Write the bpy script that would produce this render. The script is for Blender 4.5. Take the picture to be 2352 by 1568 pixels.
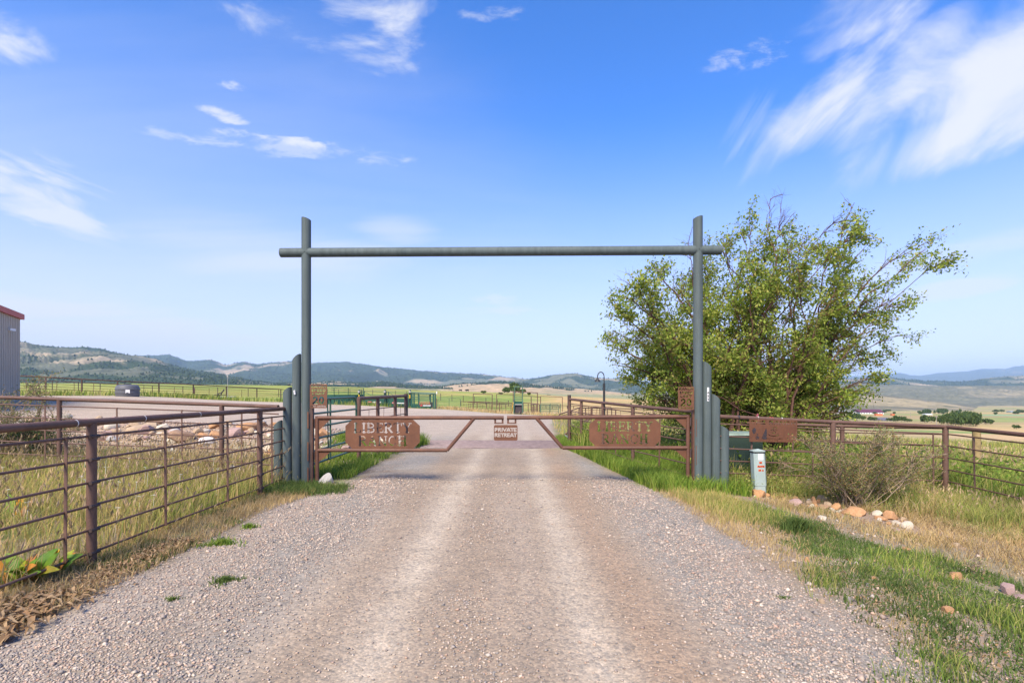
import bpy, math, random
import numpy as np
from math import sin, cos, pi, radians, sqrt, atan2

random.seed(7); rng = np.random.default_rng(7)
S = bpy.context.scene
for o in list(bpy.data.objects): bpy.data.objects.remove(o)
C = S.collection

# ------------------------------------------------------------------ camera
EYE = 1.72
cam_d = bpy.data.cameras.new('camera'); cam = bpy.data.objects.new('camera', cam_d); C.objects.link(cam)
cam.location = (0, 0, EYE); cam.rotation_euler = (radians(90), 0, 0)
cam_d.lens = 36.0 * 1200 / 2352; cam_d.sensor_width = 36; cam_d.shift_y = 116 / 2352
cam_d.clip_start = 0.05; cam_d.clip_end = 60000
S.camera = cam

# ------------------------------------------------------------------ light
SUN_EL = radians(47); SUN_AZ = radians(-158)      # azimuth from +Y, clockwise; behind the camera to its left
sd = (sin(SUN_AZ) * cos(SUN_EL), cos(SUN_AZ) * cos(SUN_EL), sin(SUN_EL))
sun_d = bpy.data.lights.new('sun', 'SUN'); sun_d.energy = 3.9; sun_d.angle = radians(22)
sun_d.color = (1.0, 0.87, 0.68)
sun = bpy.data.objects.new('sun', sun_d); C.objects.link(sun)
from mathutils import Vector, Matrix
sun.rotation_euler = Vector(sd).to_track_quat('Z', 'Y').to_euler()
S.view_settings.view_transform = 'Standard'; S.view_settings.look = 'None'
S.view_settings.gamma = 1; S.view_settings.use_curve_mapping = False
S.view_settings.exposure = 1.05
S.cycles.volume_bounces = 0
S.cycles.max_bounces = 6; S.cycles.transparent_max_bounces = 8

W = bpy.data.worlds.new('World'); S.world = W; W.use_nodes = True
wn = W.node_tree; wn.nodes.clear()
def N(t, typ, **kw):
    n = t.nodes.new(typ)
    for k, v in kw.items():
        if k.startswith('i_'):
            n.inputs[int(k[2:])].default_value = v
        else: setattr(n, k, v)
    return n
def wmath(op, a, b=None, c=None, clamp=False):
    n = wn.nodes.new('ShaderNodeMath'); n.operation = op; n.use_clamp = clamp
    for i, v in enumerate((a, b, c)):
        if v is None: continue
        if isinstance(v, (int, float)): n.inputs[i].default_value = v
        else: wn.links.new(v, n.inputs[i])
    return n.outputs[0]
def wdot(vec, v3):
    n = wn.nodes.new('ShaderNodeVectorMath'); n.operation = 'DOT_PRODUCT'
    wn.links.new(vec, n.inputs[0]); n.inputs[1].default_value = v3
    return n.outputs['Value']
sky = N(wn, 'ShaderNodeTexSky', sky_type='NISHITA', sun_disc=False, sun_elevation=SUN_EL, sun_rotation=SUN_AZ)
sky.altitude = 1800; sky.air_density = 1.0; sky.dust_density = 0.6; sky.ozone_density = 2.5
tc = N(wn, 'ShaderNodeTexCoord'); D = tc.outputs['Generated']
hsv = N(wn, 'ShaderNodeHueSaturation'); hsv.inputs['Saturation'].default_value = 1.25; hsv.inputs['Value'].default_value = 1.42
tint = N(wn, 'ShaderNodeMix', data_type='RGBA', blend_type='MULTIPLY'); tint.inputs[0].default_value = 1; tint.inputs[7].default_value = (1.0, .985, 1.17, 1)
wn.links.new(sky.outputs[0], tint.inputs[6]); wn.links.new(tint.outputs[2], hsv.inputs['Color'])
# cloud plane coordinates: direction divided by its height
sep = N(wn, 'ShaderNodeSeparateXYZ'); wn.links.new(D, sep.inputs[0])
zz = wmath('ADD', wmath('MAXIMUM', sep.outputs[2], 0.0), 0.10)
cx_ = wmath('DIVIDE', sep.outputs[0], zz); cy_ = wmath('DIVIDE', sep.outputs[1], zz)
comb = N(wn, 'ShaderNodeCombineXYZ'); wn.links.new(cx_, comb.inputs[0]); wn.links.new(cy_, comb.inputs[1])
def wnoise(scale, rot=0, sx=1, sy=1, detail=7, rough=.6, dist=0.0, off=0):
    m = N(wn, 'ShaderNodeMapping'); wn.links.new(comb.outputs[0], m.inputs[0])
    m.inputs['Rotation'].default_value = (0, 0, rot); m.inputs['Scale'].default_value = (sx, sy, 1); m.inputs['Location'].default_value = (off, off * .7, 0)
    n = N(wn, 'ShaderNodeTexNoise'); n.inputs['Scale'].default_value = scale; n.inputs['Detail'].default_value = detail
    n.inputs['Roughness'].default_value = rough; n.inputs['Distortion'].default_value = dist
    wn.links.new(m.outputs[0], n.inputs['Vector']); return n.outputs['Fac']
def pdir(px, py):
    v = Vector(((px - 1176) / 1200, 1, (900 - py) / 1200)); v.normalize(); return v
def ramp01(x, lo, hi):
    n = N(wn, 'ShaderNodeMapRange'); n.interpolation_type = 'SMOOTHSTEP'
    wn.links.new(x, n.inputs[0]); n.inputs[1].default_value = lo; n.inputs[2].default_value = hi
    return n.outputs[0]
def blob(px, py, hw, hh, rot=0.0):
    c = pdir(px, py)
    e1 = Vector((c.y, -c.x, 0)).normalized(); e2 = c.cross(e1).normalized()
    if e2.z < 0: e2 = -e2
    a1 = e1 * cos(rot) + e2 * sin(rot); a2 = -e1 * sin(rot) + e2 * cos(rot)
    f = 1200 / c.y
    a = wmath('MULTIPLY', wdot(D, a1), f / hw); b = wmath('MULTIPLY', wdot(D, a2), f / hh)
    r = wmath('SQRT', wmath('ADD', wmath('MULTIPLY', a, a), wmath('MULTIPLY', b, b)))
    front = wmath('GREATER_THAN', wdot(D, c), 0.2)
    return wmath('MULTIPLY', ramp01(r, 1.0, 0.15), front)
def dnoise(px, py, rot, sx, sy, detail=7, rough=.6, dist=.6):
    c = pdir(px, py); e1 = Vector((c.y, -c.x, 0)).normalized(); e2 = c.cross(e1).normalized()
    if e2.z < 0: e2 = -e2
    a1 = e1 * cos(rot) + e2 * sin(rot); a2 = -e1 * sin(rot) + e2 * cos(rot)
    v = N(wn, 'ShaderNodeCombineXYZ'); wn.links.new(wmath('MULTIPLY', wdot(D, a1), sx), v.inputs[0]); wn.links.new(wmath('MULTIPLY', wdot(D, a2), sy), v.inputs[1])
    n = N(wn, 'ShaderNodeTexNoise'); n.inputs['Scale'].default_value = 1; n.inputs['Detail'].default_value = detail; n.inputs['Roughness'].default_value = rough; n.inputs['Distortion'].default_value = dist
    wn.links.new(v.outputs[0], n.inputs['Vector']); return n.outputs['Fac']
n_ur = dnoise(2100, 150, .42, 4.6, 8.2, 9, .56, .7)
n_wisp = dnoise(1750, 320, .95, 3.0, 26.0, 5, .5, .5)
n_left = dnoise(100, 440, -.25, 7, 26, 7, .6, .7)
n_puff = wnoise(2.6, 0.3, 1, 1, 9, .62, .5)
n_fine = wnoise(7.0, 0.2, 1, 1.5, 8, .65, .4, 3)
n_strk = wnoise(1.5, radians(-38), 1.0, 2.6, 8, .58, .7, 5)
n_veil = wnoise(0.8, radians(-10), .5, 1.2, 6, .6, .6, 9)
def layer(mask, noise, lo, hi, op):
    s = wmath('ADD', wmath('MULTIPLY', wmath('SUBTRACT', noise, .5), 4.2), mask)
    return wmath('MULTIPLY', wmath('MULTIPLY', ramp01(s, lo, hi), ramp01(mask, 0.0, .35)), op)
lays = []
ur = wmath('MAXIMUM', wmath('MAXIMUM', blob(2070, 150, 380, 190, .3), blob(2380, 80, 480, 280, .3)), blob(2320, 280, 480, 130, .08))
lays.append(layer(ur, n_ur, .10, 1.5, .90))
lays.append(layer(blob(1960, 40, 260, 140, .5), n_ur, .35, 1.5, .45))
tp = wmath('MAXIMUM', blob(840, 50, 260, 150, .15), wmath('MULTIPLY', blob(640, 60, 230, 140, 0), .85))
lays.append(layer(tp, n_puff, .62, 1.6, .92))
lays.append(layer(blob(10, 60, 230, 110, -.2), n_puff, .6, 1.6, .9))
lays.append(layer(blob(70, 440, 300, 130, -.25), n_left, .30, 1.35, .72))
sm = wmath('MAXIMUM', wmath('MAXIMUM', blob(500, 262, 110, 24, -.1), blob(565, 308, 110, 20, .05)), wmath('MAXIMUM', blob(700, 326, 110, 22, 0), blob(545, 203, 60, 28, 0)))
lays.append(layer(sm, n_fine, .55, 1.7, .75))
lays.append(layer(wmath('MAXIMUM', wmath('MAXIMUM', blob(1135, 30, 140, 34, 0), blob(1730, 125, 140, 50, 0)), blob(650, 335, 420, 40, .04)), n_fine, .45, 1.4, .45))
lays.append(layer(wmath('MAXIMUM', blob(600, 570, 460, 100, .0), blob(905, 525, 150, 50, 0)), n_veil, .0, 1.3, .42))
lays.append(layer(blob(120, 760, 620, 140, -.06), n_veil, -.1, 1.2, .72))
lays.append(layer(blob(1740, 320, 110, 190, -.55), n_wisp, .45, 1.6, .34))
lays.append(layer(wmath('MAXIMUM', blob(2200, 662, 150, 34, .1), blob(2290, 560, 420, 60, .1)), n_veil, .0, 1.1, .5))
lays.append(layer(wmath('MAXIMUM', blob(1140, 686, 80, 16, 0), blob(1160, 712, 120, 16, 0)), n_fine, .2, 1.1, .4))
lays.append(layer(blob(100, 420, 1700, 900, 0), n_veil, -.4, 2.8, .26))
one = wmath('ADD', 0.0, 1.0); inv = one
for l in lays: inv = wmath('MULTIPLY', inv, wmath('SUBTRACT', 1.0, l))
amt = wmath('SUBTRACT', 1.0, inv, None, True)
# soft whitening towards the horizon
hz = wmath('MULTIPLY', ramp01(sep.outputs[2], .48, -.04), .80)
mixh = N(wn, 'ShaderNodeMix', data_type='RGBA'); wn.links.new(hz, mixh.inputs[0]); wn.links.new(hsv.outputs[0], mixh.inputs[6]); mixh.inputs[7].default_value = (4.9, 4.35, 5.0, 1)
mixc = N(wn, 'ShaderNodeMix', data_type='RGBA'); wn.links.new(amt, mixc.inputs[0]); wn.links.new(mixh.outputs[2], mixc.inputs[6]); mixc.inputs[7].default_value = (4.7, 4.75, 5.0, 1)
bg = N(wn, 'ShaderNodeBackground'); bg.inputs[1].default_value = 0.10
wn.links.new(mixc.outputs[2], bg.inputs[0])
wo = N(wn, 'ShaderNodeOutputWorld'); wn.links.new(bg.outputs[0], wo.inputs[0])

# ------------------------------------------------------------------ numeric helpers
_tab = np.random.default_rng(3).random((256, 256))
def vnoise(x, y):
    x = np.asarray(x, float); y = np.asarray(y, float)
    xi = np.floor(x).astype(int); yi = np.floor(y).astype(int); fx = x - xi; fy = y - yi
    fx = fx * fx * (3 - 2 * fx); fy = fy * fy * (3 - 2 * fy)
    a = _tab[xi & 255, yi & 255]; b = _tab[(xi + 1) & 255, yi & 255]; c = _tab[xi & 255, (yi + 1) & 255]; d = _tab[(xi + 1) & 255, (yi + 1) & 255]
    return (a * (1 - fx) + b * fx) * (1 - fy) + (c * (1 - fx) + d * fx) * fy
def fbm(x, y, o=4, g=.5):
    s = 0; a = 1; t = 0
    for i in range(o):
        s = s + a * vnoise(x * 2 ** i + 17.3 * i, y * 2 ** i + 9.1 * i); t += a; a *= g
    return s / t
def sst(a, b, x):
    t = np.clip((np.asarray(x, float) - a) / (b - a), 0, 1); return t * t * (3 - 2 * t)

# terrain far from the gate: columns of (distance, height), by bearing
def zc(d, y): return EYE - (y - 900) * d / 1200
COLS = [
 (-1200, [(18, .9), (44, 1.6), (80, 2.0), (300, 8), (700, 20), (1600, 55)]),
 (0,    [(18, .75), (44, 1.40), (54, 1.50), (80, zc(80, 902)), (300, zc(300, 884)), (700, zc(700, 881)), (1600, zc(1600, 881))]),
 (270,  [(18, .62), (44, 1.38), (54, 1.47), (80, zc(80, 903)), (300, zc(300, 885.5)), (700, zc(700, 882)), (1600, zc(1600, 882))]),
 (640,  [(18, .45), (40, .60), (65, zc(65, 922)), (80, zc(80, 917)), (150, zc(150, 900)), (300, zc(300, 888)), (700, zc(700, 886)), (1600, zc(1600, 888))]),
 (800,  [(18, .22), (60, zc(60, 929)), (80, zc(80, 921)), (150, zc(150, 903)), (300, zc(300, 890)), (700, zc(700, 890)), (1600, zc(1600, 893))]),
 (1000, [(18, .0), (62, zc(62, 938)), (75, zc(75, 936)), (110, zc(110, 922)), (200, zc(200, 904)), (320, zc(320, 897)), (700, zc(700, 899)), (1600, zc(1600, 899))]),
 (1176, [(18, .0), (40, -.3), (62, zc(62, 950)), (75, zc(75, 946)), (110, zc(110, 930)), (220, zc(220, 904)), (320, zc(320, 901)), (700, zc(700, 904)), (1600, zc(1600, 903))]),
 (1300, [(18, -.08), (40, -.55), (62, zc(62, 954)), (80, zc(80, 944)), (120, zc(120, 926)), (250, zc(250, 910)), (400, zc(400, 909)), (700, zc(700, 911)), (1600, zc(1600, 905))]),
 (1500, [(18, -.35), (40, -1.), (62, -1.5), (100, -2.2), (250, zc(250, 922)), (400, zc(400, 917)), (800, zc(800, 914)), (1600, zc(1600, 909))]),
 (1750, [(18, -.6), (40, -1.6), (100, -4), (300, -12), (600, zc(600, 949)), (1000, zc(1000, 943)), (1600, zc(1600, 939))]),
 (2100, [(18, -.85), (40, -2.3), (100, -6), (300, zc(300, 969)), (600, zc(600, 953)), (1000, zc(1000, 946)), (1600, zc(1600, 942))]),
 (2352, [(18, -.95), (40, -2.6), (100, -6.5), (300, zc(300, 971)), (600, zc(600, 954)), (1000, zc(1000, 946)), (1600, zc(1600, 942))]),
 (3600, [(18, -1.2), (40, -3), (100, -7), (300, -18), (600, zc(600, 956)), (1000, zc(1000, 948)), (1600, zc(1600, 944))])]
_cu = np.array([(c - 1176) / 1200 for c, _ in COLS])
def far_z(x, y):
    y = np.maximum(y, 12.0); u = np.clip(x / y, _cu[0], _cu[-1] - 1e-6); ld = np.log(y)
    zs = np.stack([np.interp(ld, np.log([a for a, _ in p]), [b for _, b in p]) for _, p in COLS])
    k = np.clip(np.searchsorted(_cu, u, side='right') - 1, 0, len(_cu) - 2)
    t = (u - _cu[k]) / (_cu[k + 1] - _cu[k]); t = t * t * (3 - 2 * t) * .5 + t * .5
    z0 = np.take_along_axis(zs, k[None], 0)[0]; z1 = np.take_along_axis(zs, (k + 1)[None], 0)[0]
    return z0 * (1 - t) + z1 * t
def near_z(x, y):
    z = .03 * np.clip(-x - 4.2, 0, 25) - .055 * np.clip(x - 1.9, 0, 16)
    bank = sst(-3.9, -6, x)
    z = z + bank * (.62 * sst(13.0, 16.4, y) - .12 * np.exp(-((y - 12.2) / 1.2) ** 2))
    # ruts and loose berms of the road
    road = sst(2.9, 2.4, x) * sst(-3.8, -3.2, x)
    z = z + road * (-.014 * np.exp(-((x + .95) / .22) ** 2) - .014 * np.exp(-((x - .58) / .22) ** 2)
        + .022 * np.exp(-((x + 2.3) / .5) ** 2) + .02 * np.exp(-((x - 1.75) / .4) ** 2))
    z = z + .03 * (fbm(x * .9, y * .9, 3) - .5) * (1 - .6 * road) + .012 * (fbm(x * 6, y * 6, 2) - .5) * (1 - .5 * road)
    z = z + .07 * sst(3.0, 4.5, x) * (fbm(x * .6 + 5, y * .6, 2) - .5)
    return z
def G(x, y):
    x = np.asarray(x, float); y = np.asarray(y, float); x, y = np.broadcast_arrays(x, y)
    b = sst(15.2, 20, y)
    z = near_z(x, y) * (1 - b) + (far_z(x.ravel(), y.ravel()).reshape(x.shape)) * b
    z = z + (fbm(x * .02, y * .02, 3) - .5) * 1.2 * sst(110, 300, y)
    return z
def g1(x, y): return float(G(np.array([x]), np.array([y]))[0])
_ds = np.exp(np.linspace(math.log(1.5), math.log(2500), 1400))
def hit(px, py):
    """where the line of sight through a picture position meets the ground"""
    x = (px - 1176) / 1200 * _ds; z = EYE - (py - 900) / 1200 * _ds
    k = np.nonzero(z < G(x, _ds))[0]
    d = _ds[k[0]] if len(k) else _ds[-1]
    return Vector(((px - 1176) / 1200 * d, d, g1((px - 1176) / 1200 * d, d)))
def P(px, py, d): return Vector(((px - 1176) / 1200 * d, d, EYE - (py - 900) / 1200 * d))

# ------------------------------------------------------------------ mesh helpers
class MB:
    def __init__(s): s.v = []; s.f = []
    def add(s, vs, fs):
        n = len(s.v); s.v += [tuple(v) for v in vs]; s.f += [tuple(i + n for i in f) for f in fs]; return s
    def box(s, c, size, rz=0.0, rot=None):
        c = Vector(c); hx, hy, hz_ = size[0] / 2, size[1] / 2, size[2] / 2
        R = rot if rot is not None else Matrix.Rotation(rz, 3, 'Z')
        vs = [c + R @ Vector((x, y, z)) for z in (-hz_, hz_) for x, y in ((-hx, -hy), (hx, -hy), (hx, hy), (-hx, hy))]
        return s.add(vs, [(0, 3, 2, 1), (4, 5, 6, 7), (0, 1, 5, 4), (1, 2, 6, 5), (2, 3, 7, 6), (3, 0, 4, 7)])
    def bar(s, a, b, w, h):
        a = Vector(a); b = Vector(b); d = b - a; L = d.length; R = d.to_track_quat('X', 'Z').to_matrix()
        return s.box((a + b) / 2, (L, w, h), rot=R)
    def tube(s, pts, r, n=8, cap=True):
        pts = [Vector(p) for p in pts]; m = len(pts)
        rs = r if hasattr(r, '__len__') else [r] * m
        base = len(s.v); up = Vector((0, 0, 1))
        for i, p in enumerate(pts):
            t = (pts[min(i + 1, m - 1)] - pts[max(i - 1, 0)]).normalized()
            a = t.cross(up)
            if a.length < .1: a = t.cross(Vector((0, 1, 0)))
            a.normalize(); b = t.cross(a)
            for k in range(n):
                an = 2 * pi * k / n; s.v.append(tuple(p + (a * cos(an) + b * sin(an)) * rs[i]))
        for i in range(m - 1):
            for k in range(n):
                q = base + i * n; s.f.append((q + k, q + (k + 1) % n, q + n + (k + 1) % n, q + n + k))
        if cap:
            s.f.append(tuple(base + k for k in reversed(range(n)))); s.f.append(tuple(base + (m - 1) * n + k for k in range(n)))
        return s
    def lathe(s, c, prof, n=24):
        base = len(s.v); m = len(prof)
        for r, z in prof:
            for k in range(n):
                a = 2 * pi * k / n; s.v.append((c[0] + r * cos(a), c[1] + r * sin(a), c[2] + z))
        for i in range(m - 1):
            for k in range(n):
                q = base + i * n; s.f.append((q + k, q + (k + 1) % n, q + n + (k + 1) % n, q + n + k))
        s.f.append(tuple(base + k for k in reversed(range(n)))); s.f.append(tuple(base + (m - 1) * n + k for k in range(n)))
        return s
def rootloc(o):
    while o.parent: o = o.parent
    return o.location
def link(name, me, mat, parent=None, smooth=False):
    o = bpy.data.objects.new(name, me); C.objects.link(o)
    if mat is not None and not me.materials: me.materials.append(mat)
    if parent is not None: o.parent = parent
    if smooth:
        me.polygons.foreach_set('use_smooth', [True] * len(me.polygons))
    return o
def smooth_by_angle(me, deg=40):
    me.polygons.foreach_set('use_smooth', [True] * len(me.polygons))
    try: me.set_sharp_from_angle(angle=radians(deg))
    except Exception: pass
def part(name, mb, mat, parent=None, smooth=True, loc=None, label=None):
    off = Vector(loc) if loc is not None else (Vector(rootloc(parent)) if parent is not None else Vector((0, 0, 0)))
    me = bpy.data.meshes.new(name)
    me.from_pydata([(v[0] - off.x, v[1] - off.y, v[2] - off.z) for v in mb.v], [], mb.f); me.update()
    if smooth: smooth_by_angle(me)
    o = link(name, me, mat, parent)
    if parent is None and loc is not None: o.location = off
    if label: o['label'] = label
    return o
def tag(o, label, cat, group=None):
    o['label'] = label; o['category'] = cat
    if group: o['group'] = group
    return o
def thing(name, label, cat, loc=(0, 0, 0), group=None):
    o = bpy.data.objects.new(name, None); C.objects.link(o); o.location = loc; o.empty_display_size = .2
    return tag(o, label, cat, group)
def copy_tree(o, parent=None):
    c = o.copy(); C.objects.link(c)
    if parent is not None: c.parent = parent
    for ch in list(o.children): copy_tree(ch, c)
    return c
def np_mesh(name, verts, faces, mat, col=None, attr='Col', smooth=False):
    """verts (n,3); faces (m,k) all the same size"""
    me = bpy.data.meshes.new(name); nv = len(verts); m, k = faces.shape
    me.vertices.add(nv); me.vertices.foreach_set('co', np.asarray(verts, np.float32).ravel())
    me.loops.add(m * k); me.loops.foreach_set('vertex_index', faces.astype(np.int32).ravel())
    me.polygons.add(m); me.polygons.foreach_set('loop_start', np.arange(0, m * k, k, dtype=np.int32))
    try: me.polygons.foreach_set('loop_total', np.full(m, k, np.int32))
    except Exception: pass
    if smooth: me.polygons.foreach_set('use_smooth', np.ones(m, bool))
    me.update(calc_edges=True)
    if col is not None:
        ca = me.color_attributes.new(attr, 'FLOAT_COLOR', 'POINT')
        cc = np.ones((nv, 4), np.float32); cc[:, :col.shape[1]] = col
        ca.data.foreach_set('color', cc.ravel())
    me.materials.append(mat)
    o = bpy.data.objects.new(name, me); C.objects.link(o); return o

# ------------------------------------------------------------------ materials
def mat(name):
    m = bpy.data.materials.new(name); m.use_nodes = True; t = m.node_tree; t.nodes.clear()
    out = t.nodes.new('ShaderNodeOutputMaterial'); b = t.nodes.new('ShaderNodeBsdfPrincipled'); t.links.new(b.outputs[0], out.inputs[0])
    b.inputs['Roughness'].default_value = .8; b.inputs['Specular IOR Level'].default_value = .3
    return m, t, b, out
def tnoise(t, scale, detail=5, rough=.6, coord='Object', stretch=None):
    c = t.nodes.new('ShaderNodeTexCoord'); n = t.nodes.new('ShaderNodeTexNoise')
    n.inputs['Scale'].default_value = scale; n.inputs['Detail'].default_value = detail; n.inputs['Roughness'].default_value = rough
    if stretch:
        m = t.nodes.new('ShaderNodeMapping'); m.inputs['Scale'].default_value = stretch
        t.links.new(c.outputs[coord], m.inputs[0]); t.links.new(m.outputs[0], n.inputs['Vector'])
    else: t.links.new(c.outputs[coord], n.inputs['Vector'])
    return n.outputs['Fac']
def ramp(t, fac, stops):
    r = t.nodes.new('ShaderNodeValToRGB'); t.links.new(fac, r.inputs[0]); e = r.color_ramp.elements
    while len(e) < len(stops): e.new(.5)
    for i, (p, c) in enumerate(stops): e[i].position = p; e[i].color = (*c, 1)
    return r.outputs[0]
def mix(t, fac, a, b, mode='MIX'):
    m = t.nodes.new('ShaderNodeMix'); m.data_type = 'RGBA'; m.blend_type = mode
    for i, v in ((0, fac), (6, a), (7, b)):
        if isinstance(v, (int, float)): m.inputs[i].default_value = v
        elif isinstance(v, tuple): m.inputs[i].default_value = (*v, 1)
        else: t.links.new(v, m.inputs[i])
    return m.outputs[2]
def bump(t, b, h, dist, strength=1.0):
    n = t.nodes.new('ShaderNodeBump'); n.inputs['Distance'].default_value = dist; n.inputs['Strength'].default_value = strength
    t.links.new(h, n.inputs['Height']); t.links.new(n.outputs[0], b.inputs['Normal'])
def simple(name, col, rough=.7, var=.25, scale=12, metal=0.0, bmp=0.0):
    m, t, b, _ = mat(name); n = tnoise(t, scale)
    c = ramp(t, n, [(.3, tuple(x * (1 - var) for x in col)), (.7, tuple(min(1, x * (1 + var)) for x in col))])
    t.links.new(c, b.inputs['Base Color']); b.inputs['Roughness'].default_value = rough; b.inputs['Metallic'].default_value = metal
    if bmp: bump(t, b, n, bmp)
    return m
def rust(name, dark, mid, lite, specks=True):
    m, t, b, _ = mat(name)
    n1 = tnoise(t, 3.0, 6, .65); n2 = tnoise(t, 45, 4, .7)
    c = ramp(t, n1, [(.30, dark), (.5, mid), (.72, lite)])
    c2 = ramp(t, n2, [(.3, tuple(x * .62 for x in mid)), (.7, tuple(x * 1.35 for x in mid))])
    c = mix(t, .4, c, c2)
    if specks:
        v = t.nodes.new('ShaderNodeTexVoronoi'); v.inputs['Scale'].default_value = 2.3; v.inputs['Randomness'].default_value = 1
        cc = t.nodes.new('ShaderNodeTexCoord'); t.links.new(cc.outputs['Object'], v.inputs['Vector'])
        n3 = tnoise(t, 30, 2); ad = t.nodes.new('ShaderNodeMath'); ad.operation = 'MULTIPLY_ADD'; t.links.new(n3, ad.inputs[0]); ad.inputs[1].default_value = .05; t.links.new(v.outputs['Distance'], ad.inputs[2])
        lt = t.nodes.new('ShaderNodeMath'); lt.operation = 'LESS_THAN'; t.links.new(ad.outputs[0], lt.inputs[0]); lt.inputs[1].default_value = .062
        c = mix(t, lt.outputs[0], c, (.55, .52, .48))
    t.links.new(c, b.inputs['Base Color']); b.inputs['Roughness'].default_value = .62; b.inputs['Specular IOR Level'].default_value = .45
    bump(t, b, n2, .002)
    return m
M = {}
M['rust'] = rust('rusted_pipe', (.066, .037, .028), (.118, .064, .045), (.185, .104, .074))
M['rust_gate'] = rust('rusted_gate_pipe', (.070, .034, .022), (.118, .052, .031), (.20, .090, .048), False)
M['rust_plate'] = rust('rusted_sheet', (.078, .031, .015), (.132, .053, .024), (.190, .080, .036), False)
M['rust_dark'] = rust('dark_rusted_steel', (.040, .028, .026), (.065, .043, .038), (.11, .065, .05), False)
def slate():
    m, t, b, _ = mat('slate_green_paint')
    n = tnoise(t, 60, 3, .7); n0 = tnoise(t, 1.3, 5, .6)
    c = mix(t, .5, ramp(t, n, [(.3, (.066, .090, .092)), (.7, (.098, .124, .125))]), ramp(t, n0, [(.3, (.062, .088, .089)), (.7, (.105, .130, .128))]))
    # yellow scuffs, only near the foot of the pipes
    g = t.nodes.new('ShaderNodeTexCoord'); s = t.nodes.new('ShaderNodeSeparateXYZ'); t.links.new(g.outputs['Object'], s.inputs[0])
    low = t.nodes.new('ShaderNodeMapRange'); t.links.new(s.outputs[2], low.inputs[0]); low.inputs[1].default_value = .9; low.inputs[2].default_value = .1
    sc = tnoise(t, 22, 4, .6, 'Object', (1, 1, .45))
    ml = t.nodes.new('ShaderNodeMath'); ml.operation = 'MULTIPLY_ADD'; t.links.new(low.outputs[0], ml.inputs[0]); ml.inputs[1].default_value = .10; t.links.new(sc, ml.inputs[2])
    gt = t.nodes.new('ShaderNodeMath'); gt.operation = 'GREATER_THAN'; t.links.new(ml.outputs[0], gt.inputs[0]); gt.inputs[1].default_value = .745
    xr = t.nodes.new('ShaderNodeMath'); xr.operation = 'GREATER_THAN'; t.links.new(s.outputs[0], xr.inputs[0]); xr.inputs[1].default_value = 0.1
    mm = t.nodes.new('ShaderNodeMath'); mm.operation = 'MULTIPLY'; t.links.new(gt.outputs[0], mm.inputs[0]); t.links.new(xr.outputs[0], mm.inputs[1])
    c = mix(t, mm.outputs[0], c, (.50, .38, .10))
    sk = tnoise(t, 14, 5, .7, 'Object', (1, 1, .06)); c = mix(t, 1.0, c, ramp(t, sk, [(.35, (.80, .80, .78)), (.65, (1.14, 1.13, 1.12))]), 'MULTIPLY')
    ch = tnoise(t, 42, 3, .6); c = mix(t, ramp(t, ch, [(.74, (0, 0, 0)), (.76, (1, 1, 1))]), c, (.20, .19, .17))
    t.links.new(c, b.inputs['Base Color']); b.inputs['Roughness'].default_value = .68; b.inputs['Specular IOR Level'].default_value = .3
    bump(t, b, n, .0012); return m
M['slate'] = slate()
M['green_gate'] = simple('green_gate_paint', (.060, .125, .080), .45, .2, 5)
M['dark_green'] = simple('dark_green_paint', (.018, .075, .055), .5, .15, 2)
M['deep_green'] = simple('deep_green_cabinet', (.032, .055, .045), .5, .12, 2)
M['cab_top'] = simple('weathered_cabinet_lid', (.20, .27, .23), .6, .25, 6)
M['pedestal'] = simple('pale_green_paint', (.33, .41, .385), .45, .08, 4)
M['black'] = simple('black_rubber', (.02, .02, .022), .6, .2, 10)
M['white'] = simple('white_paint', (.75, .75, .74), .5, .06, 8)
M['offwhite'] = simple('faded_white', (.62, .60, .56), .7, .15, 8)
M['orange'] = simple('orange_label', (.80, .13, .03), .5, .05, 8)
M['red'] = simple('red_tape', (.50, .06, .07), .6, .15, 8)
M['pink'] = simple('pink_ribbon', (.65, .20, .25), .6, .15, 8)
M['yellow'] = simple('yellow_plastic', (.65, .42, .03), .5, .1, 8)
M['graymetal'] = simple('grey_galvanised_steel', (.36, .35, .34), .5, .2, 10, .3)
M['guard_bar'] = simple('worn_guard_pipe', (.17, .13, .13), .45, .25, 6, .3)
M['concrete'] = simple('pale_concrete', (.45, .42, .38), .9, .2, 8, 0, .004)
M['chip'] = simple('dark_flaked_steel', (.040, .036, .042), .7, .3, 60)
M['tank'] = simple('charcoal_plastic', (.105, .110, .125), .55, .12, 1.5)
M['lamp_black'] = simple('dark_bronze_metal', (.03, .032, .035), .5, .1, 4)
M['cow'] = simple('black_hide', (.018, .016, .016), .8, .3, 4)
M['wood'] = simple('yellowed_wood', (.30, .22, .10), .8, .3, 9)
M['bleach'] = simple('sun_bleached_wood', (.30, .27, .23), .8, .3, 9)
def island(name, cols, rough=.8, trans=0.0, two=None, spec=.2, scale=None):
    m, t, b, out = mat(name); g = t.nodes.new('ShaderNodeNewGeometry')
    c = ramp(t, g.outputs['Random Per Island'], [(i / max(1, len(cols) - 1), c) for i, c in enumerate(cols)])
    n = tnoise(t, scale or .8, 3)
    c = mix(t, 1.0, c, ramp(t, n, [(.3, (.72, .72, .72)), (.7, (1.25, 1.22, 1.15))]), 'MULTIPLY')
    t.links.new(c, b.inputs['Base Color']); b.inputs['Roughness'].default_value = rough; b.inputs['Specular IOR Level'].default_value = spec
    if trans:
        tr = t.nodes.new('ShaderNodeBsdfTranslucent'); t.links.new(c, tr.inputs[0]); mx = t.nodes.new('ShaderNodeMixShader'); mx.inputs[0].default_value = trans
        t.links.new(b.outputs[0], mx.inputs[1]); t.links.new(tr.outputs[0], mx.inputs[2]); t.links.new(mx.outputs[0], out.inputs[0])
    return m
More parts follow.
